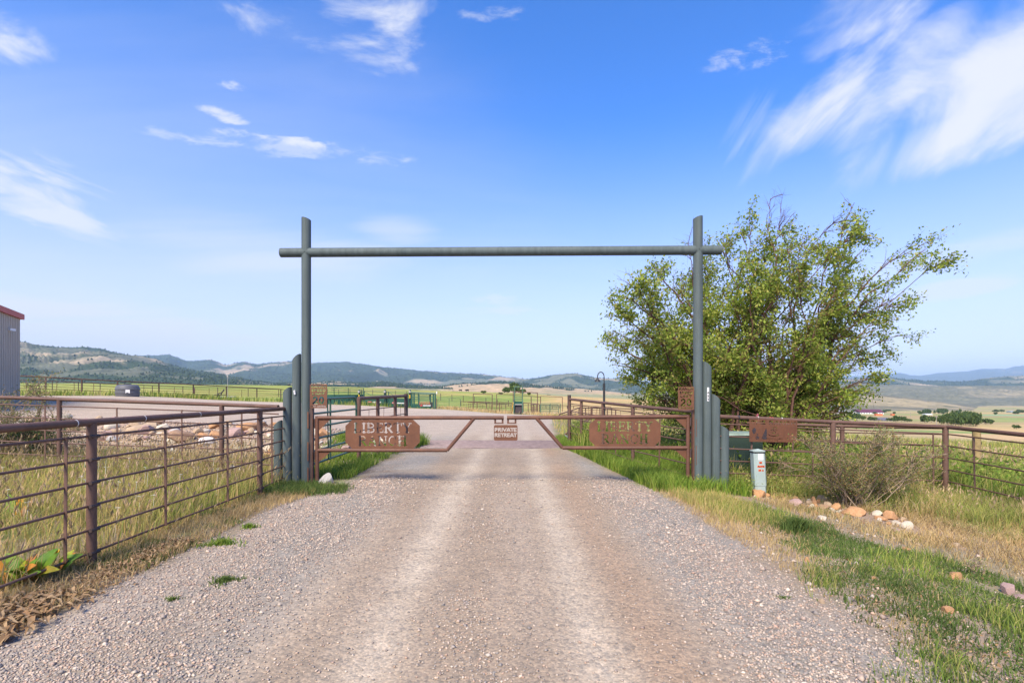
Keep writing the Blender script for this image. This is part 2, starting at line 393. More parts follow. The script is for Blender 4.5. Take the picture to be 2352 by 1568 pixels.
M['grass_green'] = island('green_grass', [(0.106, 0.178, 0.033), (0.181, 0.260, 0.046), (0.280, 0.342, 0.066), (0.469, 0.410, 0.145)], .7, .35)
M['grass_lush'] = island('lush_green_grass', [(0.090, 0.175, 0.024), (0.149, 0.255, 0.034), (0.232, 0.329, 0.046), (0.314, 0.363, 0.079)], .7, .35)
M['grass_dry'] = island('dry_grass', [(0.440, 0.302, 0.137), (0.550, 0.400, 0.200), (0.374, 0.292, 0.116), (0.620, 0.486, 0.284)], .85, .3)
M['grass_mix'] = island('ripening_grass', [(0.215, 0.275, 0.063), (0.343, 0.358, 0.101), (0.472, 0.385, 0.139), (0.601, 0.440, 0.202)], .8, .35)
M['grass_olive'] = island('olive_weeds', [(0.149, 0.211, 0.050), (0.253, 0.310, 0.076), (0.372, 0.381, 0.101), (0.446, 0.394, 0.151)], .8, .35)
M['clover'] = island('clover_leaves', [(0.062, 0.115, 0.029), (0.109, 0.169, 0.039), (0.171, 0.223, 0.058)], .7, .3)
M['leaf'] = island('tree_leaves', [(0.120, 0.188, 0.023), (0.199, 0.294, 0.037), (0.293, 0.385, 0.055), (0.412, 0.475, 0.086), (0.460, 0.410, 0.115)], .6, .5, None, .35, .5)
M['leaf_dull'] = island('dull_shrub_leaves', [(0.098, 0.143, 0.048), (0.154, 0.210, 0.060), (0.280, 0.255, 0.084), (0.364, 0.225, 0.084)], .7, .3)
M['leaf_dark'] = island('dark_shrub_leaves', [(.022, .055, .018), (.04, .085, .025), (.075, .12, .035)], .7, .3)
M['far_leaf'] = island('distant_foliage', [(0.045, 0.084, 0.025), (0.075, 0.126, 0.036), (0.120, 0.168, 0.050)], .8, .2, None, .2, .1)
M['forest'] = island('hill_forest', [(.022, .042, .020), (.034, .058, .026), (.050, .076, .032)], .9, 0, None, .1, .01)
M['bark'] = simple('reddish_bark', (.115, .058, .040), .8, .35, 20, 0, .003)
M['bark_grey'] = simple('grey_twig_bark', (.27, .20, .135), .8, .35, 25)
M['dock'] = island('dock_leaves', [(.13, .25, .02), (.23, .35, .03), (.36, .40, .03), (.60, .30, .04), (.52, .18, .05)], .5, .4, None, .4, 6)
def dock_mat():
    m, t, b, out = mat('dock_leaf_blade'); oi = t.nodes.new('ShaderNodeObjectInfo'); n = tnoise(t, 9, 4)
    ad = t.nodes.new('ShaderNodeMath'); ad.operation = 'MULTIPLY_ADD'; t.links.new(n, ad.inputs[0]); ad.inputs[1].default_value = .5; ad.inputs[2].default_value = -.25
    a2 = t.nodes.new('ShaderNodeMath'); a2.operation = 'ADD'; t.links.new(ad.outputs[0], a2.inputs[0]); t.links.new(oi.outputs['Random'], a2.inputs[1])
    c = ramp(t, a2.outputs[0], [(.0, (.10, .22, .025)), (.45, (.24, .36, .035)), (.68, (.42, .42, .04)), (.82, (.58, .27, .035)), (1, (.42, .16, .05))])
    t.links.new(c, b.inputs['Base Color']); b.inputs['Roughness'].default_value = .5
    tr = t.nodes.new('ShaderNodeBsdfTranslucent'); t.links.new(c, tr.inputs[0]); mx = t.nodes.new('ShaderNodeMixShader'); mx.inputs[0].default_value = .35
    t.links.new(b.outputs[0], mx.inputs[1]); t.links.new(tr.outputs[0], mx.inputs[2]); t.links.new(mx.outputs[0], out.inputs[0]); return m
M['dock'] = dock_mat()
M['litter'] = island('dead_leaves', [(0.220, 0.132, 0.063), (0.352, 0.231, 0.126), (0.462, 0.330, 0.189), (0.286, 0.165, 0.084)], .8, .15, None, .2, 8)
M['gravel'] = island('loose_gravel', [(0.170, 0.160, 0.152), (0.360, 0.310, 0.267), (0.488, 0.370, 0.285), (0.265, 0.245, 0.230), (0.615, 0.520, 0.423), (0.445, 0.300, 0.221), (0.212, 0.200, 0.193), (0.530, 0.430, 0.340)], .85, 0, None, .3, 20)
M['flower'] = simple('white_flower_heads', (.62, .60, .48), .8, .15, 30)
M['seed'] = island('grass_seed_heads', [(.46, .34, .19), (.56, .44, .28), (.38, .28, .14)], .85, .3)
def rock(name, a, b_, c_):
    m, t, b, _ = mat(name); n = tnoise(t, 5, 6, .65); n2 = tnoise(t, 40, 3)
    c = ramp(t, n, [(.3, a), (.52, b_), (.72, c_)]); c = mix(t, .35, c, ramp(t, n2, [(.3, tuple(x * .6 for x in b_)), (.7, tuple(x * 1.3 for x in b_))]))
    t.links.new(c, b.inputs['Base Color']); bump(t, b, n2, .006); b.inputs['Roughness'].default_value = .9; return m
M['rock_tan'] = rock('tan_stone', (.30, .21, .13), (.42, .31, .20), (.52, .41, .28))
M['rock_orange'] = rock('orange_stone', (.32, .165, .075), (.47, .26, .125), (.56, .36, .20))
M['rock_pale'] = rock('pale_stone', (.40, .35, .26), (.54, .47, .36), (.62, .56, .44))
M['rock_pink'] = rock('pink_stone', (.28, .19, .17), (.38, .26, .23), (.46, .33, .28))
M['rock_grey'] = rock('grey_stone', (.30, .28, .26), (.42, .40, .37), (.52, .49, .45))
M['rock_white'] = rock('whitish_stone', (.42, .37, .34), (.58, .54, .51), (.68, .65, .62))
M['rock_brown'] = rock('brown_stone', (.20, .13, .08), (.30, .19, .12), (.40, .27, .17))

# ground material: colour laid down per vertex (soil, gravel, meadow), grain from noise
def ground_mat():
    m, t, b, _ = mat('ground')
    a = t.nodes.new('ShaderNodeVertexColor'); a.layer_name = 'Col'
    k = t.nodes.new('ShaderNodeVertexColor'); k.layer_name = 'Kind'      # r = gravelly, g = meadow, b = dirt
    ks = t.nodes.new('ShaderNodeSeparateColor'); t.links.new(k.outputs[0], ks.inputs[0])
    g = t.nodes.new('ShaderNodeNewGeometry')
    def nz(scale, det=4, rough=.6, st=None):
        n = t.nodes.new('ShaderNodeTexNoise'); n.inputs['Scale'].default_value = scale; n.inputs['Detail'].default_value = det; n.inputs['Roughness'].default_value = rough
        if st:
            mp = t.nodes.new('ShaderNodeMapping'); mp.inputs['Scale'].default_value = st; t.links.new(g.outputs['Position'], mp.inputs[0]); t.links.new(mp.outputs[0], n.inputs['Vector'])
        else: t.links.new(g.outputs['Position'], n.inputs['Vector'])
        return n.outputs['Fac']
    v = t.nodes.new('ShaderNodeTexVoronoi'); v.inputs['Scale'].default_value = 62; t.links.new(g.outputs['Position'], v.inputs['Vector'])
    v2 = t.nodes.new('ShaderNodeTexVoronoi'); v2.inputs['Scale'].default_value = 26; t.links.new(g.outputs['Position'], v2.inputs['Vector'])
    vs = t.nodes.new('ShaderNodeSeparateColor'); t.links.new(v.outputs['Color'], vs.inputs[0])
    vs2 = t.nodes.new('ShaderNodeSeparateColor'); t.links.new(v2.outputs['Color'], vs2.inputs[0])
    peb = ramp(t, vs.outputs[0], [(0, (.50, .50, .53)), (.35, (.85, .83, .83)), (.6, (1.15, 1.02, .94)), (.85, (1.45, 1.36, 1.28)), (1, (.62, .63, .66))])
    peb2 = ramp(t, vs2.outputs[0], [(0, (.62, .64, .70)), (.5, (1.0, .97, .95)), (1, (1.3, 1.22, 1.14))])
    pm = mix(t, .45, peb, peb2)
    col = a.outputs[0]
    gr = t.nodes.new('ShaderNodeMath'); gr.operation = 'MULTIPLY'; t.links.new(ks.outputs[0], gr.inputs[0]); gr.inputs[1].default_value = .9
    col = mix(t, gr.outputs[0], col, mix(t, 1.0, col, pm, 'MULTIPLY'))
    n1 = nz(1.6, 6, .65); n2 = nz(38, 4, .7)
    col = mix(t, 1.0, col, ramp(t, n1, [(.3, (.92, .91, .90)), (.7, (1.08, 1.08, 1.08))]), 'MULTIPLY')
    col = mix(t, 1.0, col, ramp(t, n2, [(.3, (.80, .80, .80)), (.7, (1.2, 1.2, 1.2))]), 'MULTIPLY')
    # meadow: streaks and clumps at several sizes
    n3 = nz(.22, 6, .72, (1, 1, 1)); n4 = nz(.02, 5, .6)
    mea = mix(t, 1.0, ramp(t, n3, [(.3, (.74, .76, .72)), (.7, (1.25, 1.2, 1.2))]), ramp(t, n4, [(.35, (.85, .92, .85)), (.65, (1.2, 1.08, 1.0))]), 'MULTIPLY')
    col = mix(t, ks.outputs[1], col, mix(t, 1.0, col, mea, 'MULTIPLY'))
    t.links.new(col, b.inputs['Base Color']); b.inputs['Roughness'].default_value = .95; b.inputs['Specular IOR Level'].default_value = .15
    h = t.nodes.new('ShaderNodeMath'); h.operation = 'MULTIPLY_ADD'; t.links.new(v.outputs['Distance'], h.inputs[0]); h.inputs[1].default_value = -.8; t.links.new(n2, h.inputs[2])
    h2 = t.nodes.new('ShaderNodeMath'); h2.operation = 'MULTIPLY_ADD'; t.links.new(v2.outputs['Distance'], h2.inputs[0]); h2.inputs[1].default_value = -1.2; t.links.new(h.outputs[0], h2.inputs[2])
    bump(t, b, h2.outputs[0], .007, .45)
    return m
M['ground'] = ground_mat()

# ------------------------------------------------------------------ ground sheet
def grow(a, b, step, ratio):
    out = [a]; s = step
    while out[-1] < b: out.append(out[-1] + s); s *= ratio
    return out
RL_Y = [0, 3.5, 4.9, 7.4, 9.4, 13.8, 16.2, 20, 30]; RL_X = [-3.5, -3.5, -3.46, -3.5, -3.15, -3.15, -2.95, -3.4, -9]
RR_Y = [0, 3.2, 4.7, 6.1, 7.8, 9.4, 11.8, 15.9, 19, 30, 62]; RR_X = [2.78, 2.75, 2.63, 2.62, 2.5, 2.5, 2.15, 1.55, 1.6, 2.0, 4.2]
def road_mask(x, y, soft=.25):
    j = (fbm(x * 1.7, y * 1.7, 3) - .5) * .8
    l = np.interp(y, RL_Y, RL_X); r = np.interp(y, RR_Y, RR_X)
    return sst(-soft, soft, x - l + j) * sst(-soft, soft, r - x + j) * sst(58, 40, y)
def yard_mask(x, y):
    """gravel yard beyond the bank"""
    u = x / np.maximum(y, 1)
    far = np.interp(u, [-1.2, -.98, -.75, -.447, -.313, -.147, 0, .1, .16], [46, 46, 46, 62, 58.5, 61, 61, 58, 40])
    return sst(15.6, 16.9, y) * sst(0, 2.5, far - y) * sst(-.4, .6, np.interp(y, [15, 20, 30, 62], [-2.5, 1.7, 2.2, 5.5]) - x)
def colours(x, y):
    n = fbm(x * .8 + 3, y * .8, 4); n2 = fbm(x * 3.1, y * 3.1 + 8, 3); nb = fbm(x * .05, y * .05, 4)
    L = lambda a, b, t: a * (1 - t[..., None]) + b * t[..., None]
    A = lambda *c: np.array(c)
    shp = x.shape + (3,)
    col = np.broadcast_to(A(.24, .19, .11), shp).copy()                    # soil under grass
    kind = np.zeros(shp); kind[..., 2] = 1
    # near grassy soil on the right, browner by the stones
    col = L(col, A(.29, .225, .165), sst(1.9, 3.5, x) * sst(10.2, 8.5, y))
    col = L(col, A(.15, .19, .06), sst(.52, .62, n) * (.7 - .45 * sst(1.9, 3.5, x) * sst(10.2, 8.5, y)))
    col = L(col, A(.13, .17, .045), sst(10.5, 12, y) * sst(3, 6, x))
    # meadows far away
    u = x / np.maximum(y, 1.)
    mead = sst(45, 75, y)
    green = A(.205, .270, .060); gold = A(.44, .36, .13); tanf = A(.45, .335, .16); sage = A(.26, .27, .15); field = A(.20, .30, .12)
    m = L(np.broadcast_to(green, shp), gold, sst(.40, .62, nb) * .55)
    m = L(m, gold, sst(-.45, -.62, u) * sst(180, 60, y) * .6)
    m = L(m, A(.29, .33, .085), sst(.2, .9, nb) * sst(-.25, -.6, u))
    tn = sst(-.03, .07, u + (fbm(u * 6, y * .02, 3) - .5) * .12 - .04) * sst(420, 330, y)
    m = L(m, tanf, tn)
    m = L(m, sage, sst(280, 420, y) * sst(-.1, .05, u))
    # strip of dry grass along the corral
    m = L(m, A(.42, .33, .19), np.exp(-((y - 70) / 9) ** 2) * sst(-.18, -.05, u))
    # valley on the right: strips of pasture and crops
    val = sst(.36, .42, u)
    band = (np.floor(y / 95.) * 37 % 10) / 10
    v = L(np.broadcast_to(A(.33, .27, .14), shp), A(.22, .29, .09), sst(.35, .6, vnoise(x * .004 + 4, y * .011)))
    v = L(v, A(.44, .34, .17), sst(.5, .66, vnoise(x * .005 + 30, y * .02 + 3)))
    v = L(v, A(.24, .36, .20), sst(560, 600, y) * sst(700, 660, y) * sst(.85, .92, u))
    v = L(v, A(.45, .34, .19), sst(20, 30, y) * sst(150, 90, y))
    m = L(m, v, val)
    mead = np.maximum(mead, sst(16, 26, y) * sst(.36, .5, u))
    col = L(col, m, mead)
    kind = L(kind, A(0, 1, 0), mead)
    # bank of rubble
    bk = sst(12.6, 13.8, y) * sst(-3.6, -4.6, x) * sst(20, 17, y)
    col = L(col, A(.36, .27, .20), bk * (.5 + .5 * sst(.45, .6, n2))); kind = L(kind, A(.6, 0, .4), bk)
    # yard
    yd = yard_mask(x, y)
    yc = L(np.broadcast_to(A(.50, .40, .345), shp), A(.56, .46, .40), sst(.4, .65, fbm(x * .12, y * .3, 4)))
    yc = L(yc, A(.44, .36, .31), sst(.52, .66, fbm(x * .5, y * .9 + 4, 3)) * .6)
    col = L(col, yc, yd); kind = L(kind, A(.8, 0, .2), yd)
    # road: two pale wheel tracks, browner loose crown and shoulders, blue-grey gravel at the edges
    rd = road_mask(x, y)
    w = (fbm(x * .5 + 40, y * .22, 2) - .5) * .22
    dust = A(.525, .438, .372); brown = A(.350, .272, .218); grey = A(.335, .305, .290); palegr = A(.44, .375, .345)
    tr = np.maximum(np.exp(-((x + .95 + w) / .22) ** 2), np.exp(-((x - .58 + w) / .21) ** 2))
    tr = np.maximum(tr, .40 * np.exp(-((x + 1.75 + w) / .3) ** 2) * sst(.4, .6, fbm(x * .5, y * .2, 2)))
    rc = L(np.broadcast_to(A(.405, .325, .272), shp), brown, sst(.38, .62, fbm(x * 2.2, y * .22 + 2, 4)) * .75)
    rc = L(rc, brown, np.exp(-((x + .42 + w) / .20) ** 2) * .75); rc = L(rc, A(.40, .285, .215), np.exp(-((x - 1.05 + w) / .22) ** 2) * .7 * sst(.3, .55, fbm(x, y * .3 + 7, 2))); rc = L(rc, brown, np.exp(-((x + 1.5 + w) / .25) ** 2) * .55)
    rc = L(rc, dust, np.clip(tr, 0, 1) * (.78 + .22 * sst(.35, .6, n2)))
    ed = np.maximum(sst(-1.6, -2.2, x + w), sst(1.25, 1.75, x + w)) * (.45 + .55 * sst(.35, .6, fbm(x * 1.3 + 9, y * .6, 3)))
    rc = L(rc, grey, ed); rc = L(rc, palegr, sst(-2.7, -3.2, x + w) * .7)
    rc = L(rc, A(.50, .41, .355), sst(16, 24, y) * .8)
    col = L(col, rc, rd); kind = L(kind, A(1, 0, 0), rd)
    warm = np.maximum(rd, yd)[..., None]; col = col * (1 - warm * (1 - A(.795, .83, .755)))
    # trampled brown ground by the left gate post and bare patch by the stones
    bd = sst(.55, .2, band_d(x, y) + (fbm(x * 3, y * 3, 2) - .5) * .3); col = L(col, A(.30, .22, .165), bd * .8)
    tb = np.exp(-(((x + 3.1) / .8) ** 2 + ((y - 10.6) / 1.3) ** 2))
    col = L(col, A(.20, .145, .10), np.clip(tb * 1.2, 0, 1) * sst(.3, .55, n2) * .75)
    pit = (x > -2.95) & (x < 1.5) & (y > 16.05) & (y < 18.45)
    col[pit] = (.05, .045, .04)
    return np.clip(col, 0.01, 1), np.clip(kind, 0, 1)

BAND = [hit(*p) for p in ((1668, 1140), (1760, 1150), (1850, 1158), (1930, 1172), (2000, 1188), (2080, 1208), (2130, 1222))]
def band_d(x, y):
    d = np.full(np.shape(x), 9.)
    for a, b in zip(BAND[:-1], BAND[1:]):
        dx, dy = b.x - a.x, b.y - a.y; t = np.clip(((x - a.x) * dx + (y - a.y) * dy) / (dx * dx + dy * dy), 0, 1); d = np.minimum(d, np.hypot(x - a.x - t * dx, y - a.y - t * dy))
    return d
xs = sorted(set([round(v, 4) for v in np.arange(-10, 10.001, .1)] + [-v for v in grow(10, 6000, .12, 1.06)] + grow(10, 6000, .12, 1.06)))
ys = sorted(set([round(v, 4) for v in np.arange(1.5, 20, .1)] + grow(20, 6500, .12, 1.035) + [-60, -25, -10, -4, -1, .4]))
X, Y = np.meshgrid(np.array(xs), np.array(ys))
Z = G(X, Y)
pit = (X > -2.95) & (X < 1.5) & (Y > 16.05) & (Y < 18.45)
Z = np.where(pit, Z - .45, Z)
Z = np.where(Y > 1700, Z - (Y - 1700) * .01, Z)
nx, ny = len(xs), len(ys)
idx = np.arange(nx * ny).reshape(ny, nx)
F = np.stack([idx[:-1, :-1], idx[:-1, 1:], idx[1:, 1:], idx[1:, :-1]], -1).reshape(-1, 4)
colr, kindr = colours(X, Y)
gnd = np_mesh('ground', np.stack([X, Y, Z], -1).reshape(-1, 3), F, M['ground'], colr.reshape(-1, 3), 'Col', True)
ca = gnd.data.color_attributes.new('Kind', 'FLOAT_COLOR', 'POINT')
kk = np.ones((nx * ny, 4), np.float32); kk[:, :3] = kindr.reshape(-1, 3); ca.data.foreach_set('color', kk.ravel())
gnd['kind'] = 'structure'

# ------------------------------------------------------------------ hills
def hill_mat():
    m, t, b, _ = mat('hillside'); a = t.nodes.new('ShaderNodeVertexColor'); a.layer_name = 'Col'
    g = t.nodes.new('ShaderNodeNewGeometry')
    def nz(s):
        n = t.nodes.new('ShaderNodeTexNoise'); n.inputs['Scale'].default_value = s; n.inputs['Detail'].default_value = 5; n.inputs['Roughness'].default_value = .7
        t.links.new(g.outputs['Position'], n.inputs['Vector']); return n.outputs['Fac']
    n1 = nz(.012); n2 = nz(.05)
    c = mix(t, 1.0, a.outputs[0], ramp(t, n1, [(.3, (.75, .78, .78)), (.7, (1.25, 1.2, 1.2))]), 'MULTIPLY')
    c = mix(t, 1.0, c, ramp(t, n2, [(.35, (.70, .74, .72)), (.65, (1.25, 1.22, 1.2))]), 'MULTIPLY')
    t.links.new(c, b.inputs['Base Color']); b.inputs['Roughness'].default_value = 1; b.inputs['Specular IOR Level'].default_value = .05
    bump(t, b, n2, 6.0, .8); return m
M['hill'] = hill_mat()
forest_pts = []
def hill(crest, dc, db, base_py, treefn, seed, tan=(.40, .31, .19), sage=(.20, .22, .12), wood=(.045, .07, .035), spur=.25, sagemix=.5, woodmix=.5, rows=64, freq=1.0, bump_trees=0.0, woodsize=1.0, sagefn=None, ntree=0):
    px = np.arange(crest[0][0], crest[-1][0] + .1, 2.0)
    cy = np.interp(px, [c[0] for c in crest], [c[1] for c in crest])
    cy = cy + (fbm(px * .06 + seed, px * 0 + seed, 4) - .5) * 3.0
    u = (px - 1176) / 1200
    t = np.linspace(0, 1.25, rows)[:, None]
    d = db + (dc - db) * t; d = d + 0 * u[None]
    tt = np.clip(t, 0, 1)
    base = np.interp(px, *base_py) if isinstance(base_py, tuple) else np.full(len(px), base_py)
    zb = EYE - (base - 900) * db / 1200; zt = EYE - (cy - 900) * dc / 1200
    s = tt * tt * (3 - 2 * tt) * .35 + tt * .65
    z = zb[None] + (zt - zb)[None] * s
    X = u[None] * d; Y = d
    # spurs and gullies running down from the crest
    H = np.maximum(zt - zb, 5)[None]
    sp = 1 - np.abs(2 * fbm(X / (260 * freq) + seed, Y / (900 * freq), 4, .55) - 1) * 1.6
    z = z + H * spur * (sp - .55) * np.clip(np.sin(pi * tt), 0, 1) ** .8
    z = np.where(t > 1, z - (t - 1) * H * 1.2, z)
    z[0] -= 30
    # colour
    f1 = fbm(X / (420 * freq * woodsize) + seed * 3, Y / (520 * freq * woodsize), 5, .58); f2 = fbm(X / (700 * freq) + seed, Y / (300 * freq) + seed, 5, .55)
    slope = 1 - sp
    wv = f1 + slope * .22 + .10 * tt
    wm = sst(1 - woodmix, 1 - woodmix + .07, wv)
    sm = sst(1 - sagemix - .05, 1 - sagemix + .15, f2)
    col = np.array(tan) * (1 - sm[..., None]) + np.array(sage) * sm[..., None]
    col = col * (1 - wm[..., None]) + np.array(wood) * wm[..., None]
    n, m = X.shape; idx = np.arange(n * m).reshape(n, m)
    z = z + bump_trees * wm * (rng.random(z.shape) - .3)
    F = np.stack([idx[:-1, :-1], idx[:-1, 1:], idx[1:, 1:], idx[1:, :-1]], -1).reshape(-1, 4)
    o = np_mesh('hills', np.stack([X, Y, z], -1).reshape(-1, 3), F, M['hill'], col.reshape(-1, 3), 'Col', True)
    o['kind'] = 'structure'
    if ntree:
        k = np.nonzero((wm > .4).ravel() & (tt + 0 * X < .999).ravel() | ((tt + 0 * X > .9) & (wm > .2)).ravel())[0]
        if len(k):
            kx = rng.choice(k, ntree); r = kx // m; c = kx % m
            r2 = np.clip(r + 1, 0, n - 1); c2 = np.clip(c + 1, 0, m - 1)
            a = rng.random(ntree); b = rng.random(ntree)
            pp = np.stack([X, Y, z], -1)
            q = pp[r, c] * ((1 - a) * (1 - b))[:, None] + pp[r, c2] * (a * (1 - b))[:, None] + pp[r2, c] * ((1 - a) * b)[:, None] + pp[r2, c2] * (a * b)[:, None]
            forest_pts.append((q, rng.uniform(.6, 1.3, ntree) * (3.0 + dc / 900)))
    return o
# blue far range on the right
hill([(1700, 868), (1850, 866), (1982, 863.6), (2013, 859), (2040, 860), (2064, 855.4), (2090, 861), (2113, 863.6), (2151, 856.7), (2197, 853.4), (2225, 852), (2249, 847.7), (2292, 845.7), (2308, 847), (2331, 841.8), (2352, 839.3), (2500, 830), (2800, 838), (3300, 820)],
     15000, 10000, 885, None, 1.3, tan=(.20, .17, .12), sage=(.12, .13, .09), woodmix=.62, freq=2.6, rows=40)
# forested blue ridges, left and centre
hill([(-900, 800), (-500, 790), (-100, 812), (200, 818), (280, 816), (330, 819), (350, 819), (390, 817), (430, 831), (455, 830), (482, 827), (520, 838), (560, 832), (590, 837), (640, 832), (668, 829), (690, 832), (740, 835), (758, 833), (790, 832), (850, 840), (900, 847), (960, 852), (1010, 856), (1060, 859), (1100, 860), (1160, 866), (1215, 872), (1260, 880), (1400, 890)],
     7500, 3800, 897, None, 4.1, tan=(.42, .33, .22), sage=(.15, .165, .105), woodmix=.53, freq=1.6, rows=90, spur=.3, bump_trees=5, ntree=9000)
# grassy hill right of centre
hill([(1100, 890), (1160, 876), (1210, 871), (1245, 866), (1281, 860), (1300, 859), (1324, 858), (1348, 862), (1375, 868), (1415, 870), (1437, 869), (1469, 876), (1517, 880), (1600, 884), (1700, 880), (1850, 872), (1960, 870), (2046, 866), (2079, 870), (2125, 874), (2202, 876.4), (2254, 870), (2310, 864.4), (2352, 863.6), (2700, 850), (3300, 860)],
     5600, 3600, 905, None, 8.7, tan=(.40, .32, .21), sage=(.165, .17, .105), woodmix=.44, freq=1.1, rows=70, spur=.28, sagemix=.62, bump_trees=4, ntree=3500)
# left hill, nearest
hill([(-900, 740), (-300, 760), (0, 781), (40, 785), (62, 790), (90, 796), (130, 799), (170, 802), (190, 800), (230, 803), (255, 810), (300, 817), (330, 821), (360, 828), (400, 841), (450, 852), (500, 860), (560, 871), (620, 880), (700, 888), (800, 893)],
     3300, 1500, 889, None, 2.2, tan=(.37, .30, .20), sage=(.125, .135, .088), woodmix=.52, freq=.75, rows=90, spur=.30, sagemix=.58, bump_trees=3, ntree=8000)
# low tan foothills in the centre
hill([(860, 900), (920, 893), (960, 886), (1000, 889), (1060, 881), (1110, 878), (1150, 876), (1200, 879), (1250, 886), (1300, 890), (1380, 896), (1450, 905)],
     2900, 1550, 905, None, 6.6, tan=(.46, .34, .20), sage=(.25, .24, .13), woodmix=.33, freq=.8, rows=50, spur=.16, sagemix=.36, ntree=900)
hill([(520, 889), (600, 884), (660, 878), (700, 881), (760, 875), (820, 879), (880, 876), (930, 883), (990, 890), (1040, 896)],
     3300, 1700, 893, None, 12.6, tan=(.44, .33, .20), sage=(.18, .19, .11), woodmix=.48, freq=.8, rows=50, spur=.2, sagemix=.4, ntree=2600)
# sagebrush ridges of the valley on the right
hill([(1420, 905), (1600, 893), (1800, 884), (1959, 880), (2049, 883), (2100, 884), (2151, 886), (2352, 885.4), (2800, 878), (3300, 884)],
     3400, 2100, 946, None, 10.2, tan=(.27, .235, .145), sage=(.155, .155, .10), woodmix=.13, freq=.7, rows=60, spur=.30, sagemix=.74)
hill([(1380, 926), (1600, 911), (1800, 904), (1959, 903), (2040, 908), (2113, 916), (2180, 925), (2228, 932), (2279, 942), (2330, 950), (2500, 956)],
     2000, 1300, (np.array([1380, 1960, 2352, 2600]), np.array([944, 950, 952, 954])), None, 14.2, tan=(.34, .28, .16), sage=(.145, .14, .095), woodmix=.10, freq=.6, rows=40, spur=.22, sagemix=.66)

# single trees standing on the hillsides, one uncountable wood
def blobs(name, pts, sizes, mt):
    n = len(pts)
    base = np.array([(1, 0, .35), (.3, .95, .4), (-.8, .55, .35), (-.8, -.6, .4), (.3, -.95, .35), (0, 0, 1.0), (0, 0, -.1)], float)
    f = np.array([(0, 1, 5), (1, 2, 5), (2, 3, 5), (3, 4, 5), (4, 0, 5), (1, 0, 6), (2, 1, 6), (3, 2, 6), (4, 3, 6), (0, 4, 6)])
    j = rng.uniform(.75, 1.25, (n, 7, 3))
    v = base[None] * j; v[..., :2] *= .55; v[..., 2] *= 1.1
    v = v * sizes[:, None, None] + pts[:, None, :]
    F = f[None] + (np.arange(n) * 7)[:, None, None]
    o = np_mesh(name, v.reshape(-1, 3), F.reshape(-1, 3), mt); o['kind'] = 'stuff'; return o
if forest_pts:
    q = np.concatenate([a for a, _ in forest_pts]); s = np.concatenate([b for _, b in forest_pts])
    tag(blobs('hillside_wood', q, s, M['forest']), 'dark green woodland scattered over the distant hillsides', 'woodland')

# air
hb = MB(); hb.box((0, 11000, 330), (56000, 26000, 1000))
hm = bpy.data.materials.new('haze'); hm.use_nodes = True; ht = hm.node_tree; ht.nodes.clear()
ho = ht.nodes.new('ShaderNodeOutputMaterial'); hv = ht.nodes.new('ShaderNodeVolumePrincipled')
hv.inputs['Color'].default_value = (.53, .76, 1.0, 1); hv.inputs['Density'].default_value = 7.2e-5; hv.inputs['Anisotropy'].default_value = 0.0
ht.links.new(hv.outputs[0], ho.inputs['Volume'])
hz_o = part('haze', hb, hm, None, False); tag(hz_o, 'thin blue summer haze in front of the distant hills', 'haze'); hz_o['kind'] = 'stuff'

